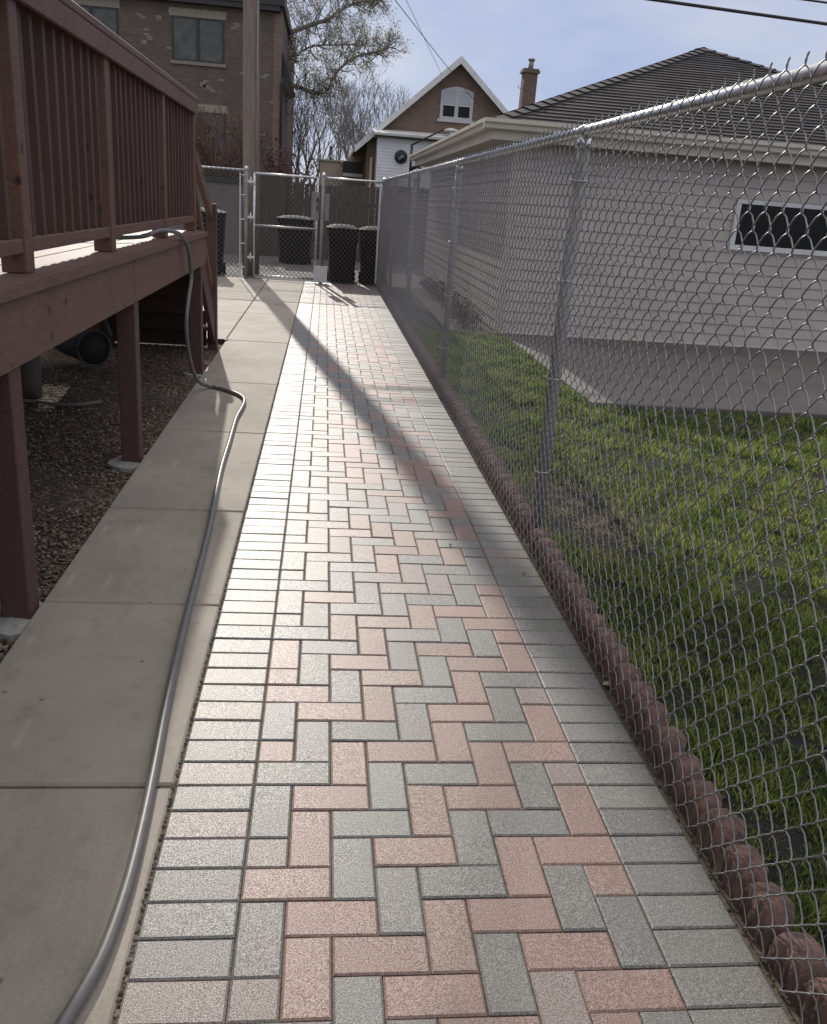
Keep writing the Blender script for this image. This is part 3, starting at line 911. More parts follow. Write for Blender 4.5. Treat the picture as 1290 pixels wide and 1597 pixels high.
# gravel and leaf litter (nobody could count it)
rs = np.random.RandomState(4)
def scatter_pebbles(name, n, region, zf, smin, smax, cols, label, cat):
    ico = np.array([(0,0,1),(0.89,0,0.45),(0.28,0.85,0.45),(-0.72,0.53,0.45),(-0.72,-0.53,0.45),(0.28,-0.85,0.45),(0.72,0.53,-0.45),(-0.28,0.85,-0.45),(-0.89,0,-0.45),(-0.28,-0.85,-0.45),(0.72,-0.53,-0.45),(0,0,-1)])
    tri = np.array([(0,1,2),(0,2,3),(0,3,4),(0,4,5),(0,5,1),(1,6,2),(2,7,3),(3,8,4),(4,9,5),(5,10,1),(6,7,2),(7,8,3),(8,9,4),(9,10,5),(10,6,1),(11,7,6),(11,8,7),(11,9,8),(11,10,9),(11,6,10)])
    P = region(n)
    n = len(P)
    s = smin+(smax-smin)*rs.rand(n)**2.2
    V = np.repeat(ico[None], n, 0)*(1+0.35*(rs.rand(n, 12, 1)-0.5))
    V = V*np.stack([s*(0.8+0.6*rs.rand(n)), s*(0.8+0.6*rs.rand(n)), s*0.6], -1)[:, None, :]
    a = rs.rand(n)*6.28
    c_, s_ = np.cos(a)[:, None], np.sin(a)[:, None]
    V = np.stack([V[..., 0]*c_-V[..., 1]*s_, V[..., 0]*s_+V[..., 1]*c_, V[..., 2]], -1)
    V = V + np.stack([P[:, 0], P[:, 1], zf+s*0.3], -1)[:, None, :]
    C = np.array(cols)[rs.randint(0, len(cols), n)]*(0.7+0.6*rs.rand(n, 1))
    Fq = (tri[None]+12*np.arange(n)[:, None, None]).reshape(-1, 3)
    o = nparr_obj(name, V.reshape(-1, 3), Fq, 'pebble', colr=np.repeat(C, 12, 0), smooth=False, nper=3)
    tag(o, label, cat, kind='stuff')
    return o
def reg_gravel(n):
    P = np.stack([-0.665-2.6*rs.rand(n)**1.3, 0.3+7.3*rs.rand(n)], -1)
    return P
pc = [(0.24,0.20,0.175),(0.20,0.15,0.13),(0.30,0.27,0.24),(0.22,0.14,0.115),(0.12,0.10,0.085),(0.36,0.33,0.30),(0.17,0.125,0.105),(0.20,0.17,0.15)]
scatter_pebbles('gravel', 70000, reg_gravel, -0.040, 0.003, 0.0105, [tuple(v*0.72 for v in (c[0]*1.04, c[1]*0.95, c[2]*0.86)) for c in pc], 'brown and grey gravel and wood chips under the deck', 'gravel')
def reg_gap(n):
    a = np.stack([-0.007+0.008*rs.rand(n//2), -0.8+9*rs.rand(n//2)], -1)
    b = np.stack([1.301+0.03*rs.rand(n//2), -0.8+14*rs.rand(n//2)], -1)
    return np.vstack([a, b])
scatter_pebbles('gap_debris', 5200, reg_gap, -0.007, 0.0015, 0.006, [(0.09,0.075,0.06),(0.06,0.048,0.036),(0.15,0.13,0.105),(0.04,0.032,0.025)], 'fine dirt and grit lodged along both edges of the paver path', 'debris')

# loose stones, a leaf or two by the edging
# ================================================================== HOSE
hp = [(-1.3, 3.9, 1.145), (-0.95, 4.1, 1.15), (-0.78, 4.38, 1.155), (-0.69, 4.55, 1.19), (-0.62, 4.80, 1.165), (-0.60, 5.02, 1.08), (-0.598, 5.14, 0.95),
      (-0.598, 5.15, 0.84), (-0.60, 5.03, 0.73), (-0.602, 4.93, 0.58), (-0.60, 4.96, 0.40), (-0.596, 5.12, 0.22), (-0.575, 5.31, 0.08), (-0.52, 5.44, 0.022),
      (-0.46, 5.44, 0.0145), (-0.392, 5.375, 0.0145), (-0.282, 5.24, 0.0145), (-0.222, 5.10, 0.0145), (-0.204, 4.93, 0.0145), (-0.207, 4.75, 0.0145), (-0.215, 4.445, 0.0145), (-0.20, 3.88, 0.0145), (-0.188, 3.345, 0.0145),
      (-0.161, 2.81, 0.0145), (-0.138, 2.37, 0.0145), (-0.123, 1.94, 0.0145), (-0.113, 1.62, 0.0145), (-0.097, 1.22, 0.0145), (-0.081, 0.92, 0.0145), (-0.065, 0.68, 0.0145), (-0.052, 0.45, 0.0145),
      (-0.046, 0.24, 0.0145), (-0.053, 0.07, 0.0145), (-0.07, -0.03, 0.0145), (-0.10, -0.14, 0.0145), (-0.15, -0.28, 0.0145), (-0.25, -0.5, 0.0145)]
def catmull(P, n=8):
    P = [Vector(p) for p in P]; out = []
    for i in range(len(P)-1):
        p0 = P[max(i-1, 0)]; p1 = P[i]; p2 = P[i+1]; p3 = P[min(i+2, len(P)-1)]
        for k in range(n):
            t = k/n
            out.append(0.5*((2*p1)+(p2-p0)*t+(2*p0-5*p1+4*p2-p3)*t*t+(3*p1-p0-3*p2+p3)*t**3))
    out.append(P[-1])
    return out
hose = thing('hose', 'long grey hose hanging off the deck and running down the concrete walk', 'hose', (-0.6, 5.0, 0.0))
MB().tube(catmull(hp), 0.0140, 14).build('tube', 'hose', hose)

# ================================================================== GARAGE
ga = thing('garage', 'beige sided garage with a dark shingle hip roof beyond the fence', 'garage', (6.0, 13.5, 0))
gx0, gx1, gy0, gy1, gz = 2.53, 9.55, 9.57, 18.3, 2.24
def lap_wall(mb, a, b, z0, z1, lap=0.127, out=(0, -1), proud=0.017):
    """sawtooth lap siding from a to b (2-D points)"""
    z = z0
    ox, oy = out
    while z < z1-1e-6:
        zt = min(z+lap, z1)
        g = 0.011
        p = [(a[0]+ox*proud, a[1]+oy*proud, z), (b[0]+ox*proud, b[1]+oy*proud, z), (b[0]+ox*(proud-0.013), b[1]+oy*(proud-0.013), zt-g), (a[0]+ox*(proud-0.013), a[1]+oy*(proud-0.013), zt-g)]
        q = [(a[0]+ox*0.002, a[1]+oy*0.002, z), (b[0]+ox*0.002, b[1]+oy*0.002, z)]
        r_ = [(b[0]+ox*0.002, b[1]+oy*0.002, zt-g-0.004), (a[0]+ox*0.002, a[1]+oy*0.002, zt-g-0.004)]
        mb.add(p+q+r_, [(0, 1, 2, 3), (4, 5, 1, 0), (3, 2, 6, 7)])
        # butt joints: the overlapping board stands a little proud
        A_, B_ = Vector(a), Vector(b); Ln = (B_-A_).length; u_ = (B_-A_)/Ln
        s0 = rnd.uniform(0.4, 3.2)
        while s0 < Ln-0.5:
            e0 = A_+u_*s0; e1 = A_+u_*min(Ln, s0+rnd.uniform(1.2, 3.0)); pr2 = proud+0.0025
            mb.add([(e0.x+ox*pr2, e0.y+oy*pr2, z-0.001), (e1.x+ox*pr2, e1.y+oy*pr2, z-0.001), (e1.x+ox*(pr2-0.013), e1.y+oy*(pr2-0.013), zt-g), (e0.x+ox*(pr2-0.013), e0.y+oy*(pr2-0.013), zt-g),
                    (e0.x+ox*0.002, e0.y+oy*0.002, z-0.001), (e0.x+ox*0.002, e0.y+oy*0.002, zt-g)], [(0, 1, 2, 3), (4, 0, 3, 5)])
            s0 += 3.66+rnd.uniform(0, 0.6)
        z = zt
mb = MB().box(gx0, gx1, gy0, gy1, -0.05, gz)
lap_wall(mb, (gx0, gy0), (gx1, gy0), 0.03, gz, out=(0, -1))
lap_wall(mb, (gx0, gy0), (gx0, gy1), 0.03, gz, out=(-1, 0))
wl = mb.build('wall', 'siding', ga); 
MB().box(gx0-0.026, gx0+0.05, gy0-0.026, gy0+0.05, 0.0, gz).build('corner_post', 'siding', ga)
MB().box(gx0+0.055, gx1, gy0-0.030, gy0-0.003, 0.002, 0.03).build('sill_trim', 'trim', ga)
# window
wf = MB()
wx0, wx1, wz0, wz1 = 5.40, 7.35, 1.26, 1.75
wf.box(wx0-0.06, wx1+0.06, gy0-0.05, gy0-0.002, wz1-0.005, wz1+0.05, bev=0.004).box(wx0-0.06, wx1+0.06, gy0-0.06, gy0-0.002, wz0-0.06, wz0+0.005, bev=0.004)
wf.box(wx0-0.06, wx0+0.004, gy0-0.05, gy0-0.003, wz0+0.006, wz1-0.006, bev=0.004).box(wx1-0.004, wx1+0.06, gy0-0.05, gy0-0.003, wz0+0.006, wz1-0.006, bev=0.004)
wo = wf.build('window', 'white', ga)
MB().box(wx0+0.004, wx1-0.004, gy0-0.036, gy0-0.030, wz0+0.0055, wz1-0.0055).build('pane', 'glass_dark', wo)
# hip roof: courses of shingles
ex0, ex1, ey0, ey1, ez = 2.19, 9.82, 9.27, 18.5, 2.42
ax, ay0, ay1, az = 6.005, 13.09, 14.66, 4.0
def courses(mb, A, B, Cc, Dd, expo=0.125):
    """A,B eave corners; Dd,Cc ridge corners (A-Dd and B-Cc are the sides)"""
    A, B, Cc, Dd = map(Vector, (A, B, Cc, Dd))
    nrm = (B-A).cross(Dd-A).normalized()
    if nrm.z < 0: nrm = -nrm
    L = ((Cc+Dd)/2-(A+B)/2).length
    n = int(L/expo)
    for k in range(n):
        t0, t1 = k/n, (k+1)/n
        a0 = A.lerp(Dd, t0); b0 = B.lerp(Cc, t0); a1 = A.lerp(Dd, t1); b1 = B.lerp(Cc, t1)
        m = max(1, int((b0-a0).length/0.33)); 
        for i in range(m):
            s0, s1 = i/m, (i+1)/m
            p = [a0.lerp(b0, s0)+nrm*0.020, a0.lerp(b0, s1)+nrm*0.020, a1.lerp(b1, s1)+nrm*0.004, a1.lerp(b1, s0)+nrm*0.004, a0.lerp(b0, s0), a0.lerp(b0, s1)]
            g_ = rnd.uniform(0.040, 0.078)
            mb.add(p, [(0, 1, 2, 3), (4, 5, 1, 0)], (g_*1.04, g_*0.98, g_*0.98))
mb = MB()
c00 = (ex0, ey0, ez); c10 = (ex1, ey0, ez); c11 = (ex1, ey1, ez); c01 = (ex0, ey1, ez)
r0 = (ax, ay0, az); r1 = (ax, ay1, az)
courses(mb, c00, c10, r0, r0); courses(mb, c01, c00, r0, r1); courses(mb, c10, c11, r1, r0); courses(mb, c11, c01, r1, r1)
rf = mb.build('roof', 'shingle', ga, attr=True)
rc = MB()
for a, b in ((c00, r0), (c10, r0), (c01, r1), (c11, r1), (r0, r1)):
    a = Vector(a); b = Vector(b); n = max(2, int((b-a).length/0.2))
    for k in range(n):
        p = a.lerp(b, k/n)+Vector((0, 0, 0.034)); q = a.lerp(b, (k+1)/n)+Vector((0, 0, 0.018))
        d = (q-p).normalized(); s_ = d.cross(Vector((0, 0, 1))).normalized()*0.13
        g_ = rnd.uniform(0.055, 0.09)
        rc.add([p-s_-Vector((0,0,0.035)), p, p+s_-Vector((0,0,0.035)), q-s_-Vector((0,0,0.035)), q, q+s_-Vector((0,0,0.035))], [(0,1,4,3),(1,2,5,4)], (g_, g_*0.96, g_*0.96))
rc.build('ridge_cap', 'shingle', rf, attr=True)
# gutters (K profile), soffit and fascia
gt = MB()
def gutter_x(mb, x0, x1, y):
    pr_ = [(y, 2.43), (y, 2.39), (y+0.03, 2.37), (y+0.035, 2.33), (y+0.045, 2.32), (y+0.12, 2.32), (y+0.12, 2.43), (y+0.108, 2.43), (y+0.108, 2.335), (y+0.05, 2.335), (y+0.042, 2.37), (y+0.012, 2.40), (y+0.012, 2.43)]
    mb.prism(pr_, 'x', x0, x1)
def gutter_y(mb, y0, y1, x):
    pr_ = [(x, 2.43), (x, 2.39), (x+0.03, 2.37), (x+0.035, 2.33), (x+0.045, 2.32), (x+0.12, 2.32), (x+0.12, 2.43), (x+0.108, 2.43), (x+0.108, 2.335), (x+0.05, 2.335), (x+0.042, 2.37), (x+0.012, 2.40), (x+0.012, 2.43)]
    mb.prism(pr_, 'y', y0, y1)
gutter_x(gt, ex0-0.12, ex1+0.1, ey0-0.12)
gutter_y(gt, ey0+0.003, ey1+0.1, ex0-0.12)
o = gt.build('gutter', 'trim', ga); fixnormals(o)
MB().box(ex0, ex1, ey0+0.003, ey0+0.025, 2.22, 2.415).box(ex0+0.003, ex0+0.025, ey0+0.027, ey1, 2.22, 2.415).build('fascia', 'trim', ga)
MB().box(ex0+0.026, ex1, ey0+0.026, gy0, 2.225, 2.240).box(ex0+0.026, gx0, gy0+0.002, ey1, 2.225, 2.240).build('soffit', 'soffit', ga)

# black metal porch railing seen above the far end of the gutter
br = thing('porch_railing', 'black metal stair railing seen beside the round vent of the white addition', 'railing', (3.5, 31.9, 0))
m_ = MB()
for x, z0, z1 in ((3.30, 2.0, 3.46), (3.62, 2.0, 3.18)):
    m_.tube([(x, 31.9, z0), (x, 31.9, z1)], 0.045, 8)
m_.build('post', 'black', br)
MB().tube([(3.30, 31.9, 3.42), (4.4, 31.9, 4.02)], 0.03, 8).build('handrail', 'black', br)
MB().tube([(3.30, 31.9, 2.62), (4.2, 31.9, 3.05)], 0.06, 8).build('lower_bar', 'black', br)

# ================================================================== APARTMENT BUILDING (left, far)
AY = 33.0
ap = thing('apartment_building', 'tall brown brick apartment building with white accent bricks behind the pole', 'building', (-8, AY, 0))
mb = MB().box(-16, -1.40, AY, 46, -0.07, 7.62)
wbk = mb; nwall = len(mb.f)
ar = random.Random(3)
for x, z, n in ((-6.24,6.86,2),(-6.05,6.26,5),(-6.28,6.38,1),(-5.66,6.86,2),(-5.44,7.09,1),(-5.43,5.88,1),(-4.25,4.97,3),(-4.05,4.83,3),(-3.58,5.05,1),(-3.18,6.84,2),(-3.01,6.66,1),(-1.83,7.35,1),(-1.73,6.29,1),(-1.98,5.34,2),(-7.6,6.0,3),(-1.9,4.5,2),(-2.3,3.4,2),(-3.0,5.3,1),(-6.6,5.3,2),(-5.9,4.6,3)):
    for k in range(n):
        xx = round((x+ar.uniform(-0.12, 0.22))/0.105)*0.105; zz = round((z-0.072*k)/0.072)*0.072
        wbk.box(xx+0.004, xx+0.200, AY-0.006, AY+0.02, zz+0.005, zz+0.066)
aw_ = wbk.build('wall', 'brickA', ap)
aw_.data.materials.append(MT['palebrick'])
for i_, p_ in enumerate(aw_.data.polygons):
    if i_ >= nwall: p_.material_index = 1
MB().box(-1.66, -1.395, AY-0.012, AY+0.30, 0, 7.3).build('corner_pier', 'brickB', ap)
MB().tube([(-1.37, AY-0.07, 0), (-1.37, AY-0.07, 5.15), (-1.30, AY-0.06, 5.3)], 0.045, 8).build('downspout', 'black', ap)
MB().box(-16.4, -1.45, AY-0.30, AY+0.2, 7.34, 7.50).box(-16.4, -1.30, AY-0.35, 46.3, 7.505, 7.9).build('eave', 'frame', ap)
def sliding_window(x0, x1, z0, z1, sill=True, lint=True):
    fr = MB()
    t = 0.055
    fr.box(x0, x1, AY-0.03, AY+0.02, z1-t, z1).box(x0, x1, AY-0.03, AY+0.02, z0, z0+t)
    fr.box(x0, x0+t, AY-0.03, AY+0.02, z0+t, z1-t).box(x1-t, x1, AY-0.03, AY+0.02, z0+t, z1-t)
    xm = (x0+x1)/2
    fr.box(xm-0.06, xm+0.06, AY-0.032, AY+0.02, z0+t, z1-t)
    wo = fr.build('window', 'frame', ap)
    MB().box(x0+t, xm-0.06, AY-0.010, AY-0.004, z0+t, z1-t).build('pane', 'glass', wo)
    MB().box(xm+0.06, x1-t, AY-0.010, AY-0.004, z0+t, z1-t).build('pane', 'glass', wo)
    if sill: MB().box(x0-0.07, x1+0.07, AY-0.06, AY+0.01, z0-0.11, z0-0.003).build('sill', 'palebrick', wo)
    if lint: MB().box(x0-0.08, x1+0.08, AY-0.014, AY+0.01, z1+0.004, z1+0.25).build('lintel', 'lintel', wo)
sliding_window(-5.13, -3.37, 5.58, 6.95)
sliding_window(-8.70, -6.93, 5.60, 7.0)
sliding_window(-5.10, -3.34, 2.60, 4.00)
sliding_window(-8.70, -6.93, 2.60, 4.00)
# the dark roof flank just right of the corner
m_ = MB(); m_.prism([(-1.385, 6.2), (-1.05, 5.32), (-1.385, 5.18)], 'y', AY+0.5, AY+6); o = m_.build('side_awning', 'frame', ap); fixnormals(o)

# ================================================================== GABLED BRICK HOUSE
HY = 34.0
ho = thing('gabled_house', 'brown brick house with a white trimmed gable and arched double window', 'house', (5, HY, 0))
apx, apz, sl_ = 5.05, 6.62, 0.885
hxL, hxR = 1.80, 8.30
def rz(x): return apz - abs(x-apx)*sl_
m_ = MB(); m_.prism([(hxL, -0.07), (hxR, -0.07), (hxR, rz(hxR)-0.16), (apx, apz-0.16), (hxL, rz(hxL)-0.16)], 'y', HY, HY+9)
o = m_.build('wall', 'brickB', ho); fixnormals(o)
for sgn, xe in ((-1, 1.35), (1, 8.75)):
    m_ = MB()
    m_.prism([(apx, apz), (xe, rz(xe)), (xe, rz(xe)-0.12), (apx, apz-0.12)], 'y', HY-0.40, HY+9.3)
    o = m_.build('roof', 'house_roof', ho); fixnormals(o)
    m_ = MB(); m_.prism([(apx+0*sgn, apz+0.02), (xe+0.02*sgn, rz(xe)+0.0), (xe+0.02*sgn, rz(xe)-0.24), (apx, apz-0.24)], 'y', HY-0.46, HY-0.402)
    o = m_.build('rake_board', 'white', ho); fixnormals(o)
# window with arched head
wx0, wx1, wz0, wz1 = 4.47, 5.66, 4.54, 5.50
hy = HY-0.05
wf = MB()
arch = [(wx0-0.02, wz1)]+[(wx0-0.02+(wx1-wx0+0.04)*k/12, wz1+0.16*math.sin(math.pi*k/12)) for k in range(1, 12)]+[(wx1+0.02, wz1)]
wf.prism(arch, 'y', hy, HY+0.01)
wf.box(wx0-0.02, wx0+0.09, hy, HY+0.01, wz0, wz1-0.003).box(wx1-0.09, wx1+0.02, hy, HY+0.01, wz0, wz1-0.003).box((wx0+wx1)/2-0.07, (wx0+wx1)/2+0.07, hy, HY+0.01, wz0+0.09, wz1-0.003)
wf.box(wx0+0.091, wx1-0.091, hy, HY+0.01, wz0, wz0+0.087).box(wx0-0.10, wx1+0.10, hy-0.04, HY+0.01, wz0-0.10, wz0-0.003)
wo = wf.build('window', 'dull_white', ho); fixnormals(wo)
for a, b in ((wx0+0.09, (wx0+wx1)/2-0.07), ((wx0+wx1)/2+0.07, wx1-0.09)):
    MB().box(a+0.002, b-0.002, hy+0.01, hy+0.02, wz0+0.50, wz1-0.005).build('pane', 'glass_pale', wo)
    MB().box(a+0.002, b-0.002, hy+0.015, hy+0.025, wz0+0.09, wz0+0.465).build('pane', 'glass_dark', wo)
    MB().box(a+0.002, b-0.002, hy+0.004, hy+0.02, wz0+0.467, wz0+0.497).build('meeting_rail', 'white', wo)
# white addition
mb = MB().box(2.14, 6.2, 33.0, HY-0.003, -0.07, 3.66)
lap_wall(mb, (2.14, 33.0), (6.2, 33.0), 0.0, 3.60, lap=0.11, out=(0, -1), proud=0.012)
ad = mb.build('addition', 'white_siding', ho)
MB().box(2.02, 6.4, 32.75, HY-0.003, 3.665, 3.72).build('addition_eave', 'black', ad)
m_ = MB(); m_.prism([(32.68, 3.722), (HY-0.003, 3.98), (HY-0.003, 4.02), (32.66, 3.80)], 'x', 1.98, 6.45); o = m_.build('addition_roof', 'white', ad); fixnormals(o)
vn = MB(); vn.tube([(3.02, 32.88, 3.05), (3.02, 32.93, 3.05), (3.02, 32.985, 3.05)], [0.20, 0.235, 0.235], 24)
v = vn.build('round_vent', 'black', ad)
for z in (-0.12, -0.06, 0.0, 0.06, 0.12):
    pass
MB().tube([(2.93, 32.86, 2.95), (3.10, 32.86, 3.10)], 0.05, 8).build('vent_flap', 'galv_post', v)
MB().box(1.93, 2.02, HY-0.12, HY-0.003, 0, 3.0).build('downspout', 'beige', ho)
m_ = MB(); m_.tube([(4.85, 33.3, 3.9), (4.85, 33.3, 4.08)], 0.06, 10).tube([(4.85, 33.3, 4.08), (4.85, 33.3, 4.15), (4.85, 33.3, 4.19)], [0.30, 0.22, 0.04], 16); m_.build('roof_vent', 'white', ad)

ch = thing('chimney', 'slender red brick chimney with a pipe rising behind the garage roof', 'chimney', (6.92, 30.2, 0))
MB().box(6.70, 7.15, 30.0, 30.45, -0.07, 5.80).build('stack', 'brickC', ch)
MB().box(6.64, 7.21, 29.94, 30.51, 5.803, 5.87).box(6.67, 7.18, 29.97, 30.48, 5.872, 5.93).build('crown', 'brickC', ch)
MB().tube([(6.93, 30.22, 5.90), (6.94, 30.22, 6.18)], 0.085, 12).tube([(6.94, 30.22, 6.18), (6.94, 30.22, 6.20), (6.94, 30.22, 6.24), (6.94, 30.22, 6.26)], [0.09, 0.12, 0.12, 0.06], 12).build('flue', 'galv_post', ch)
MB().tube([(6.70, 30.0, 5.30), (6.52, 29.95, 5.32), (6.52, 29.95, 5.42)], 0.012, 5).build('bracket', 'galv_post', ch)

# beige building further off
be = thing('beige_building', 'low beige building with a dark awning beyond the right end of the gate', 'building', (1.0, 38, 0))
m_ = MB(); m_.prism([(0.04, -0.07), (3.2, -0.07), (3.2, 4.3), (1.68, 3.52), (1.10, 2.93), (0.04, 2.90)], 'y', 38, 44); o = m_.build('wall', 'beige', be); fixnormals(o)
MB().box(0.0, 1.08, 37.93, 38.2, 2.905, 2.96).build('coping', 'trim', be)
aw = MB().box(0.99, 1.86, 37.2, 37.997, 2.47, 2.92).build('awning', 'frame', be)
MB().box(0.99, 1.86, 37.19, 37.997, 2.34, 2.467).build('awning_skirt', 'white', be)
MB().box(0.90, 1.02, 37.88, 37.997, 2.94-0.08, 2.97).build('lamp', 'white', be)

# across the alley: board fence and a grey garage front
bf = thing('board_fence', 'low reddish brown board fence across the alley behind the gate', 'fence', (0.6, 21.5, 0))
mb = MB(); r2 = random.Random(5)
x = -0.62
while x < 1.72:
    w2 = r2.uniform(0.12, 0.15)
    mb.box(x, x+w2-0.008, 21.5, 21.525, -0.02, 1.74+r2.uniform(-0.02, 0.02)+(0.03 if x > 0.8 else 0)); x += w2
mb.build('boards', 'fencewood', bf)
MB().box(-0.6, 1.8, 21.53, 21.57, 0.4, 0.49).box(-0.6, 1.8, 21.53, 21.57, 1.3, 1.39).build('rails', 'fencewood', bf)
sh = thing('shed', 'low grey sided shed across the alley behind the corner fence post', 'shed', (2.6, 22, 0))
mb = MB().box(1.9, 3.6, 21.3, 23.5, -0.07, 1.78)
lap_wall(mb, (1.9, 21.3), (3.6, 21.3), 0.0, 1.77, lap=0.15)
mb.build('wall', 'greywall', sh)
MB().box(1.82, 3.7, 21.2, 23.6, 1.783, 1.84).build('roof', 'house_roof', sh)
gw = thing('garden_wall', 'low grey wall across the alley left of the pole', 'wall', (-4, 21.5, 0))
MB().box(-12, -1.35, 21.5, 21.75, -0.07, 1.62).build('face', 'greywall', gw)
MB().box(-12, -1.33, 21.45, 21.8, 1.623, 1.74).build('coping', 'frame', gw)
MB().box(-1.34, -0.66, 21.42, 21.9, -0.07, 1.90).build('pier', 'fencewood', gw)

# ================================================================== VEGETATION
def branch(mb, tips, p, d, L, r, depth, rg, nseg=5, spread=0.6, upb=0.15, minr=0.004, shrink=0.62, kids=(2, 4), wob=0.22):
    pts = [p.copy()]; dd = d.normalized()
    rr = [r]
    for i in range(nseg):
        dd = (dd + Vector((rg.uniform(-wob, wob), rg.uniform(-wob, wob), rg.uniform(-wob, wob)+upb*0.4))).normalized()
        pts.append(pts[-1]+dd*(L/nseg)); rr.append(max(minr, r*(1-0.62*(i+1)/nseg)))
    mb.tube(pts, rr, 7 if r > 0.05 else (5 if r > 0.018 else 3), cap=False)
    if depth <= 0:
        tips.append((pts[-1], dd)); tips.append((pts[len(pts)//2], dd))
        return
    n = rg.randint(*kids)
    for k in range(n):
        t = rg.uniform(0.25, 1.0); f = t*nseg; i = min(int(f), nseg-1)
        q = pts[i].lerp(pts[i+1], f-i)
        base = (pts[i+1]-pts[i]).normalized()
        side = Vector((rg.uniform(-1, 1), rg.uniform(-1, 1), rg.uniform(-0.6, 1)))
        nd = (base + side*spread + Vector((0, 0, upb))).normalized()
        branch(mb, tips, q, nd, L*shrink*rg.uniform(0.75, 1.2), max(minr, rr[i]*0.58), depth-1, rg, nseg, spread, upb, minr, shrink, kids, wob)

def leaf_cloud(tips, rg, n, size, rad):
    mb = MB()
    for p, d in tips:
        for k in range(n):
            q = p + Vector((rg.gauss(0, rad), rg.gauss(0, rad), rg.gauss(0, rad)))
            a = Vector((rg.uniform(-1, 1), rg.uniform(-1, 1), rg.uniform(-1, 1))).normalized()
            b = a.cross(Vector((rg.uniform(-1, 1), rg.uniform(-1, 1), rg.uniform(-1, 1)))).normalized()
            s_ = size*rg.uniform(0.6, 1.4)
            mb.add([q-a*s_, q+b*s_*0.45, q+a*s_, q-b*s_*0.45], [(0, 1, 2, 3)])
    return mb

# budding tree behind the apartment corner
rg = random.Random(11)
tt = thing('budding_tree', 'large tree with pale green buds reaching out from behind the apartment corner', 'tree', (-4.2, 47.5, 0))
wood = MB(); tips = []
SC = 1.0
limbA = [(-4.2, 47.5, 4.2), (-3.0, 44, 5.3), (-2.0, 40, 5.75), (-1.65, 38.3, 5.62), (-0.9, 38.0, 5.60), (-0.30, 38.0, 5.42), (0.25, 38.0, 5.62), (0.55, 38.0, 6.22), (1.25, 38.0, 6.85), (2.05, 38.0, 7.10), (2.65, 38.0, 7.35)]
limbB = [(-4.2, 47.5, 5.6), (-3.4, 43, 6.6), (-2.4, 39.5, 7.1), (-1.85, 38.5, 7.35), (-0.8, 38.5, 7.85), (0.2, 38.5, 8.25), (0.9, 38.5, 8.75), (1.7, 38.5, 9.0), (2.3, 38.5, 9.1)]
limbC = [(-4.2, 47.5, 5.0), (-2.6, 41, 6.2), (-1.8, 39, 6.55), (-1.3, 39, 6.75), (-0.5, 39.0, 7.25), (0.5, 39.0, 7.4), (1.5, 39.0, 7.5)]
limbD = [(-4.2, 47.5, 6.2), (-3.0, 42, 8.0), (-1.6, 39.5, 9.0), (-0.2, 39, 9.6), (1.4, 39, 10.0)]
wood.tube([(-4.2, 47.5, -0.1), (-4.25, 47.5, 3.0), (-4.2, 47.5, 6.2), (-4.0, 47.3, 8.5)], [0.5, 0.38, 0.3, 0.2], 10)
for limb, r0_, r1_ in ((limbA, 0.11, 0.03), (limbB, 0.13, 0.035), (limbC, 0.07, 0.02), (limbD, 0.12, 0.03)):
    cl = catmull(limb, 4)
    n = len(cl)
    wood.tube(cl, [r0_+(r1_-r0_)*i/(n-1) for i in range(n)], 8)
    start = int(n*0.36)
    for i in range(start, n):
        reps = 5 if limb is not limbC else 4
        for q in range(reps):
            t = (i-start)/(n-start)
            d = Vector((rg.uniform(-0.5, 0.9), rg.uniform(-0.6, 0.6), rg.uniform(-0.75, 1.0)))
            branch(wood, tips, cl[i], d, rg.uniform(0.55, 1.15)*(1-0.35*t), 0.022, 2, rg, nseg=4, spread=0.75, upb=0.10, minr=0.0052, shrink=0.68, kids=(2, 3), wob=0.28)
wood.build('branches', 'bark', tt)
tips = [t_ for t_ in tips]
leaf_cloud(tips, rg, 4, 0.036, 0.085).build('buds', 'bud', tt)

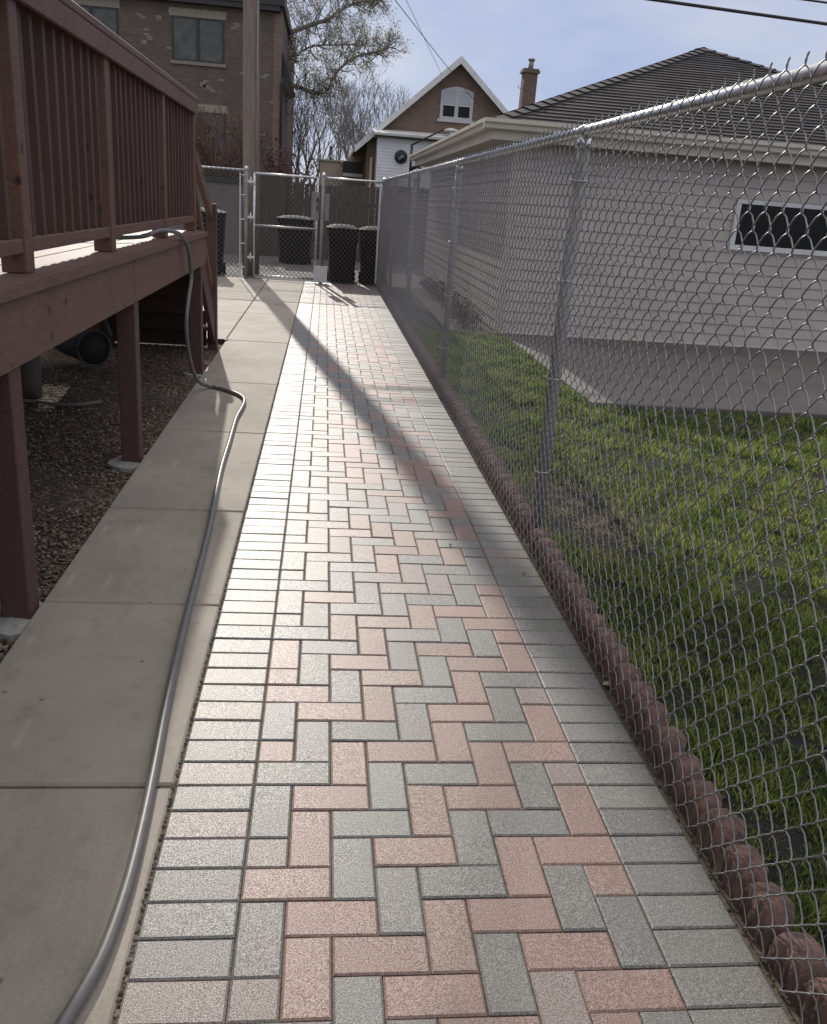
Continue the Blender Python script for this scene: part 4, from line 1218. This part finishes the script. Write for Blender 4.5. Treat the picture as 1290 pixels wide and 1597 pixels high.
def bare_tree(label, x, y, h, seed, stems=1, sp=0.42, r=0.16, depth=4, mat='bark_far', minr=0.008, name='bare_tree', cat='tree', group='bare trees beyond the alley'):
    rg = random.Random(seed)
    t = thing(name, label, cat, (x, y, 0), group)
    tr = MB(); tw = MB()
    def grow(p, d, L, rad, lev):
        P = [p.copy()]; dd = d.copy(); nn = 4
        for i in range(nn):
            dd = (dd+Vector((rg.gauss(0, 0.06), rg.gauss(0, 0.06), 0.035))).normalized()
            P.append(P[-1]+dd*(L/nn))
        re_ = max(minr, rad*0.72)
        (tr if lev == 0 else tw).tube(P, rad, 7 if rad > 0.05 else (5 if rad > 0.02 else 3), r2=re_, cap=False)
        if lev >= 6: return
        n = 2 if rg.random() < 0.62 else 3
        a0 = rg.uniform(0, 6.28)
        for k in range(n):
            a = a0+k*6.28/n+rg.uniform(-0.5, 0.5)
            sp_ = sp*rg.uniform(0.45, 1.25)
            sd = Vector((math.cos(a), math.sin(a)*0.8, 0))
            nd = (dd + sd*sp_*(0.8 if lev < 2 else 1.0) + Vector((0, 0, 0.10))).normalized()
            grow(P[-1], nd, L*rg.uniform(0.62, 0.92), max(minr, re_*rg.uniform(0.62, 0.85)), lev+1)
        if 1 <= lev <= 4:
            for q in range(2):
                i = rg.randint(1, nn-1); a = rg.uniform(0, 6.28)
                nd = (dd+Vector((math.cos(a), math.sin(a), 0.2))*0.75).normalized()
                grow(P[i], nd, L*rg.uniform(0.4, 0.6), max(minr, rad*0.35), max(lev+2, 5))
    for s_ in range(stems):
        ox = (s_-(stems-1)/2)*0.55
        grow(Vector((x+ox, y, -0.1)), Vector((ox*0.35, 0, 1)).normalized(), h*0.30*rg.uniform(0.9, 1.15), r, 0)
    tr.build('trunk', mat, t)
    tw.build('crown', mat, t)
    return t
bare_tree('bare twin stemmed tree just right of the apartment corner', -0.75, 46, 5.6, 31, stems=2, r=0.15)
bare_tree('bare tree with leaning stems above the middle of the gate', 0.45, 48, 5.9, 32, stems=2, r=0.14)
bare_tree('bare branching tree left of the gabled house', 2.6, 50, 6.2, 33, stems=2, r=0.17, sp=0.6)
bare_tree('faint small bare tree far off left of the house gable', 4.8, 72, 8.4, 34, stems=2, r=0.16, sp=0.6, minr=0.012)
bare_tree('small bare tree low behind the beige building', 1.4, 60, 6.0, 35, stems=2, r=0.13, sp=0.55, minr=0.010)

# twiggy bush in front of the apartment, left of the pole
bu = thing('twiggy_bush', 'bare brown twiggy bush in front of the apartment wall left of the pole', 'bush', (-2.3, 23.2, 0))
rg = random.Random(8); tw = MB(); tips = []
for k in range(30):
    a = rg.uniform(0, 6.28)
    p = Vector((-2.25+rg.uniform(-0.75, 0.75), 23.3+rg.uniform(-0.5, 0.5), 0))
    branch(tw, tips, p, Vector((math.cos(a)*0.22, math.sin(a)*0.22, 1)), rg.uniform(1.7, 2.3), 0.022, 3, rg, nseg=5, spread=0.45, upb=0.18, minr=0.006, shrink=0.55, kids=(3, 4), wob=0.16)
tw.build('twigs', 'bush', bu)
leaf_cloud(tips, rg, 1, 0.03, 0.05).build('dry_leaves', 'bush', bu)
rs2 = thing('red_shrub', 'dark red leaved shrub low beside the apartment corner right of the pole', 'shrub', (-0.9, 23.6, 0))
rg = random.Random(9); tw = MB(); tips = []
for k in range(14):
    a = rg.uniform(0, 6.28)
    p = Vector((-0.95+rg.uniform(-0.3, 0.3), 23.6+rg.uniform(-0.3, 0.3), 0))
    branch(tw, tips, p, Vector((math.cos(a)*0.3, math.sin(a)*0.3, 1)), rg.uniform(1.3, 1.7), 0.018, 2, rg, nseg=4, spread=0.5, upb=0.15, minr=0.006, shrink=0.5, kids=(3, 4))
tw.build('stems', 'bark', rs2)
leaf_cloud(tips, rg, 8, 0.045, 0.10).build('leaves', 'redleaf', rs2)
ev = thing('evergreen_tree', 'tiny dark evergreen tip above the flat beige roof', 'tree', (0.55, 62, 0))
MB().tube([(0.55, 62, -0.1), (0.55, 62, 4.0)], 0.10, 8).build('trunk', 'bark', ev)
rg = random.Random(4); cr = MB()
for k in range(900):
    z = rg.uniform(1.0, 4.75); rr = (4.8-z)*0.26*rg.uniform(0.3, 1); a = rg.uniform(0, 6.28)
    q = Vector((0.55+rr*math.cos(a), 62+rr*math.sin(a), z)); e = Vector((math.cos(a), math.sin(a), -0.4))*0.14; s_ = e.cross(Vector((0, 0, 1))).normalized()*0.05
    cr.add([q-s_, q+s_, q+e], [(0, 1, 2)])
cr.build('crown', 'evergreen', ev)

# low dead plants on the mulch bed along the garage
rg = random.Random(19)
for k, y in enumerate((10.2, 11.3, 12.5, 13.6, 14.8)):
    lab = ['low brown dead plant by the near corner of the garage wall', 'low dead plant on the mulch, second from the garage corner', 'low dead plant on the mulch midway along the garage side', 'low dead plant on the mulch nearly level with the corner post', 'reddish dead plant on the mulch beyond the corner fence post'][k]
    t = thing('dead_plant', lab, 'plant', (2.25, y, 0), 'dead plants along the garage')
    tw = MB(); tips = []
    for q in range(16):
        a = rg.uniform(0, 6.28)
        branch(tw, tips, Vector((2.25+rg.uniform(-0.15, 0.15), y+rg.uniform(-0.35, 0.35), 0)), Vector((math.cos(a)*0.6, math.sin(a)*0.6, 1)), rg.uniform(0.10, 0.18), 0.004, 1, rg, nseg=3, spread=0.6, upb=0.1, minr=0.003, kids=(2, 3))
    tw.build('stems', 'bush', t)
    leaf_cloud(tips, rg, 5, 0.025, 0.04).build('leaves', 'bush', t)

# ---- grass: blades growing in tufts
def grass():
    rs = np.random.RandomState(12)
    n = 520000
    # candidate positions, denser near the camera
    u = rs.rand(n)
    y = -0.7 + 10.2*u**1.6
    x = 1.40 + (np.minimum(y*1.0+2.9, np.where(y < 5.55, 7.5, 1.2)+0*y))*rs.rand(n)
    keep = (y < 5.58) | (x < 2.6)
    # patchiness
    def vn(x, y, s, seed):
        a = np.sin(x*s*1.7+seed)*np.cos(y*s*1.3+seed*2)+np.sin((x+y)*s*0.9+seed*3)*0.8+np.sin((x-y)*s*2.1+seed)*0.5
        return a/2.3
    pat = 0.3*vn(x, y, 5, 1)+0.4*vn(x, y, 13, 4)+0.4*vn(y, x, 31, 2)
    keep &= (pat > -0.10-0.45*rs.rand(n)) 
    x, y, pat = x[keep], y[keep], pat[keep]
    # pull blades together into tufts
    cell = 0.028
    gx = np.round(x/cell+0.35*np.sin(y*40))*cell; gy = np.round(y/cell)*cell
    k = 0.45
    x = x*(1-k)+gx*k; y = y*(1-k)+gy*k
    n = len(x)
    h = (0.017+0.021*rs.rand(n))*(1+0.95*np.clip(pat, -0.6, 1))
    h *= 0.62+0.9*np.clip(0.5+0.9*vn(x, y, 9, 7), 0, 1.2)
    h *= np.where(x < 1.5, 1.15, 1.0)
    dead = (np.exp(-((x-1.75)/0.28)**2-((y-2.9)/0.75)**2) > 0.55*rs.rand(n)+0.25) | (rs.rand(n) < 0.09+0.10*(vn(x, y, 4, 9) > 0.4))
    h *= np.where(dead, 0.6, 1)
    wd = (0.0014+0.0013*rs.rand(n))*np.where(y > 4, 1.5, 1.0)
    a = rs.rand(n)*2*np.pi
    lean = (0.25+0.75*rs.rand(n))*h*np.where(dead, 1.6, 0.9)
    ba = rs.rand(n)*2*np.pi
    dx, dy = np.cos(a)*lean, np.sin(a)*lean
    sx, sy = np.cos(ba)*wd, np.sin(ba)*wd
    z0 = np.full(n, -0.034)
    V = np.empty((n, 6, 3))
    for i, (t, wf_) in enumerate(((0, 1.0), (0.5, 0.9), (1.0, 0.15))):
        cx = x+dx*t**1.8; cy = y+dy*t**1.8; cz = z0+h*1.25*(t if i < 2 else 0.93)
        V[:, 2*i, 0] = cx-sx*wf_; V[:, 2*i, 1] = cy-sy*wf_; V[:, 2*i, 2] = cz
        V[:, 2*i+1, 0] = cx+sx*wf_; V[:, 2*i+1, 1] = cy+sy*wf_; V[:, 2*i+1, 2] = cz
    b = 6*np.arange(n)[:, None]
    Fq = np.concatenate([b+np.array([[0, 1, 3, 2]]), b+np.array([[2, 3, 5, 4]])])
    g1 = np.array([0.135, 0.195, 0.046]); g2 = np.array([0.34, 0.37, 0.11]); g3 = np.array([0.055, 0.095, 0.026])
    q = np.clip(rs.rand(n, 1)*0.75+0.22-0.30*vn(x, y, 7, 5)[:, None], 0, 1)
    q = np.where(rs.rand(n, 1) < 0.2, rs.rand(n, 1), q)
    C = np.where(q < 0.42, g2, np.where(q < 0.78, g1, g3))*(0.8+0.4*rs.rand(n, 1))
    C = np.where(dead[:, None], np.array([0.42, 0.34, 0.22])*(0.6+0.6*rs.rand(n, 1)), C)
    o = nparr_obj('lawn_grass', V.reshape(-1, 3), Fq, 'grass', colr=np.repeat(C, 6, 0))
    tag(o, 'patchy green spring lawn between the fence and the garage', 'grass', kind='stuff')
grass()
# a few weeds in the dirt strip by the path edge
rg = random.Random(77)
for k, (wy, lab) in enumerate(((8.2, 'small green weed tuft at the path edge, furthest along the fence'), (6.4, 'small green weed tuft at the path edge in the band of shade'), (5.5, 'small green weed tuft at the path edge nearest the camera'))):
    m_ = MB()
    for q in range(26):
        a = rg.uniform(0, 6.28); b0 = Vector((1.312+rg.uniform(-0.01, 0.012), wy+rg.uniform(-0.05, 0.05), -0.01))
        tpt = b0+Vector((math.cos(a)*0.03, math.sin(a)*0.03, rg.uniform(0.02, 0.06)))
        s_ = Vector((math.sin(a), -math.cos(a), 0))*0.004
        m_.add([b0-s_, b0+s_, tpt], [(0, 1, 2)], (0.10, 0.14, 0.04))
    o = m_.build('weed', 'grass', attr=True, off=(1.312, wy, 0))
    tag(o, lab, 'weed', 'weeds at the path edge')

# dry leaves and bits lying about
rg = random.Random(5)
for k, (lx, ly, lz, sz, lab) in enumerate(((1.318, 1.12, 0.004, 0.022, 'pale dry leaf caught against the edging to the right of the path'),
        (1.345, -0.02, 0.014, 0.012, 'small tan leaf scrap in the dirt gap near the bottom right'),
        (1.235, 2.02, 0.006, 0.010, 'small dark leaf speck on the right border of the pavers'),
        (0.955, 2.32, 0.006, 0.012, 'small dark leaf on a pink paver level with the nearest fence post'),
        (-0.05, 0.42, 0.006, 0.008, 'tiny dark leaf bit on the slab strip right of the hose'))):
    m_ = MB(); n = 8; vs = [(lx, ly, lz)]
    a0 = rg.uniform(0, 6)
    for q in range(n):
        a = a0+q*6.283/n; r_ = sz*(0.6+0.5*rg.random())*(1.25 if q % 4 == 0 else 0.8)
        vs.append((lx+r_*math.cos(a), ly+r_*math.sin(a), lz+sz*rg.uniform(0, 0.45)))
    m_.add(vs, [(0, q+1, (q+1) % n+1) for q in range(n)])
    tag(m_.build('dry_leaf', 'leafp' if k < 2 else 'leafd', off=(lx, ly, lz)), lab, 'leaf')
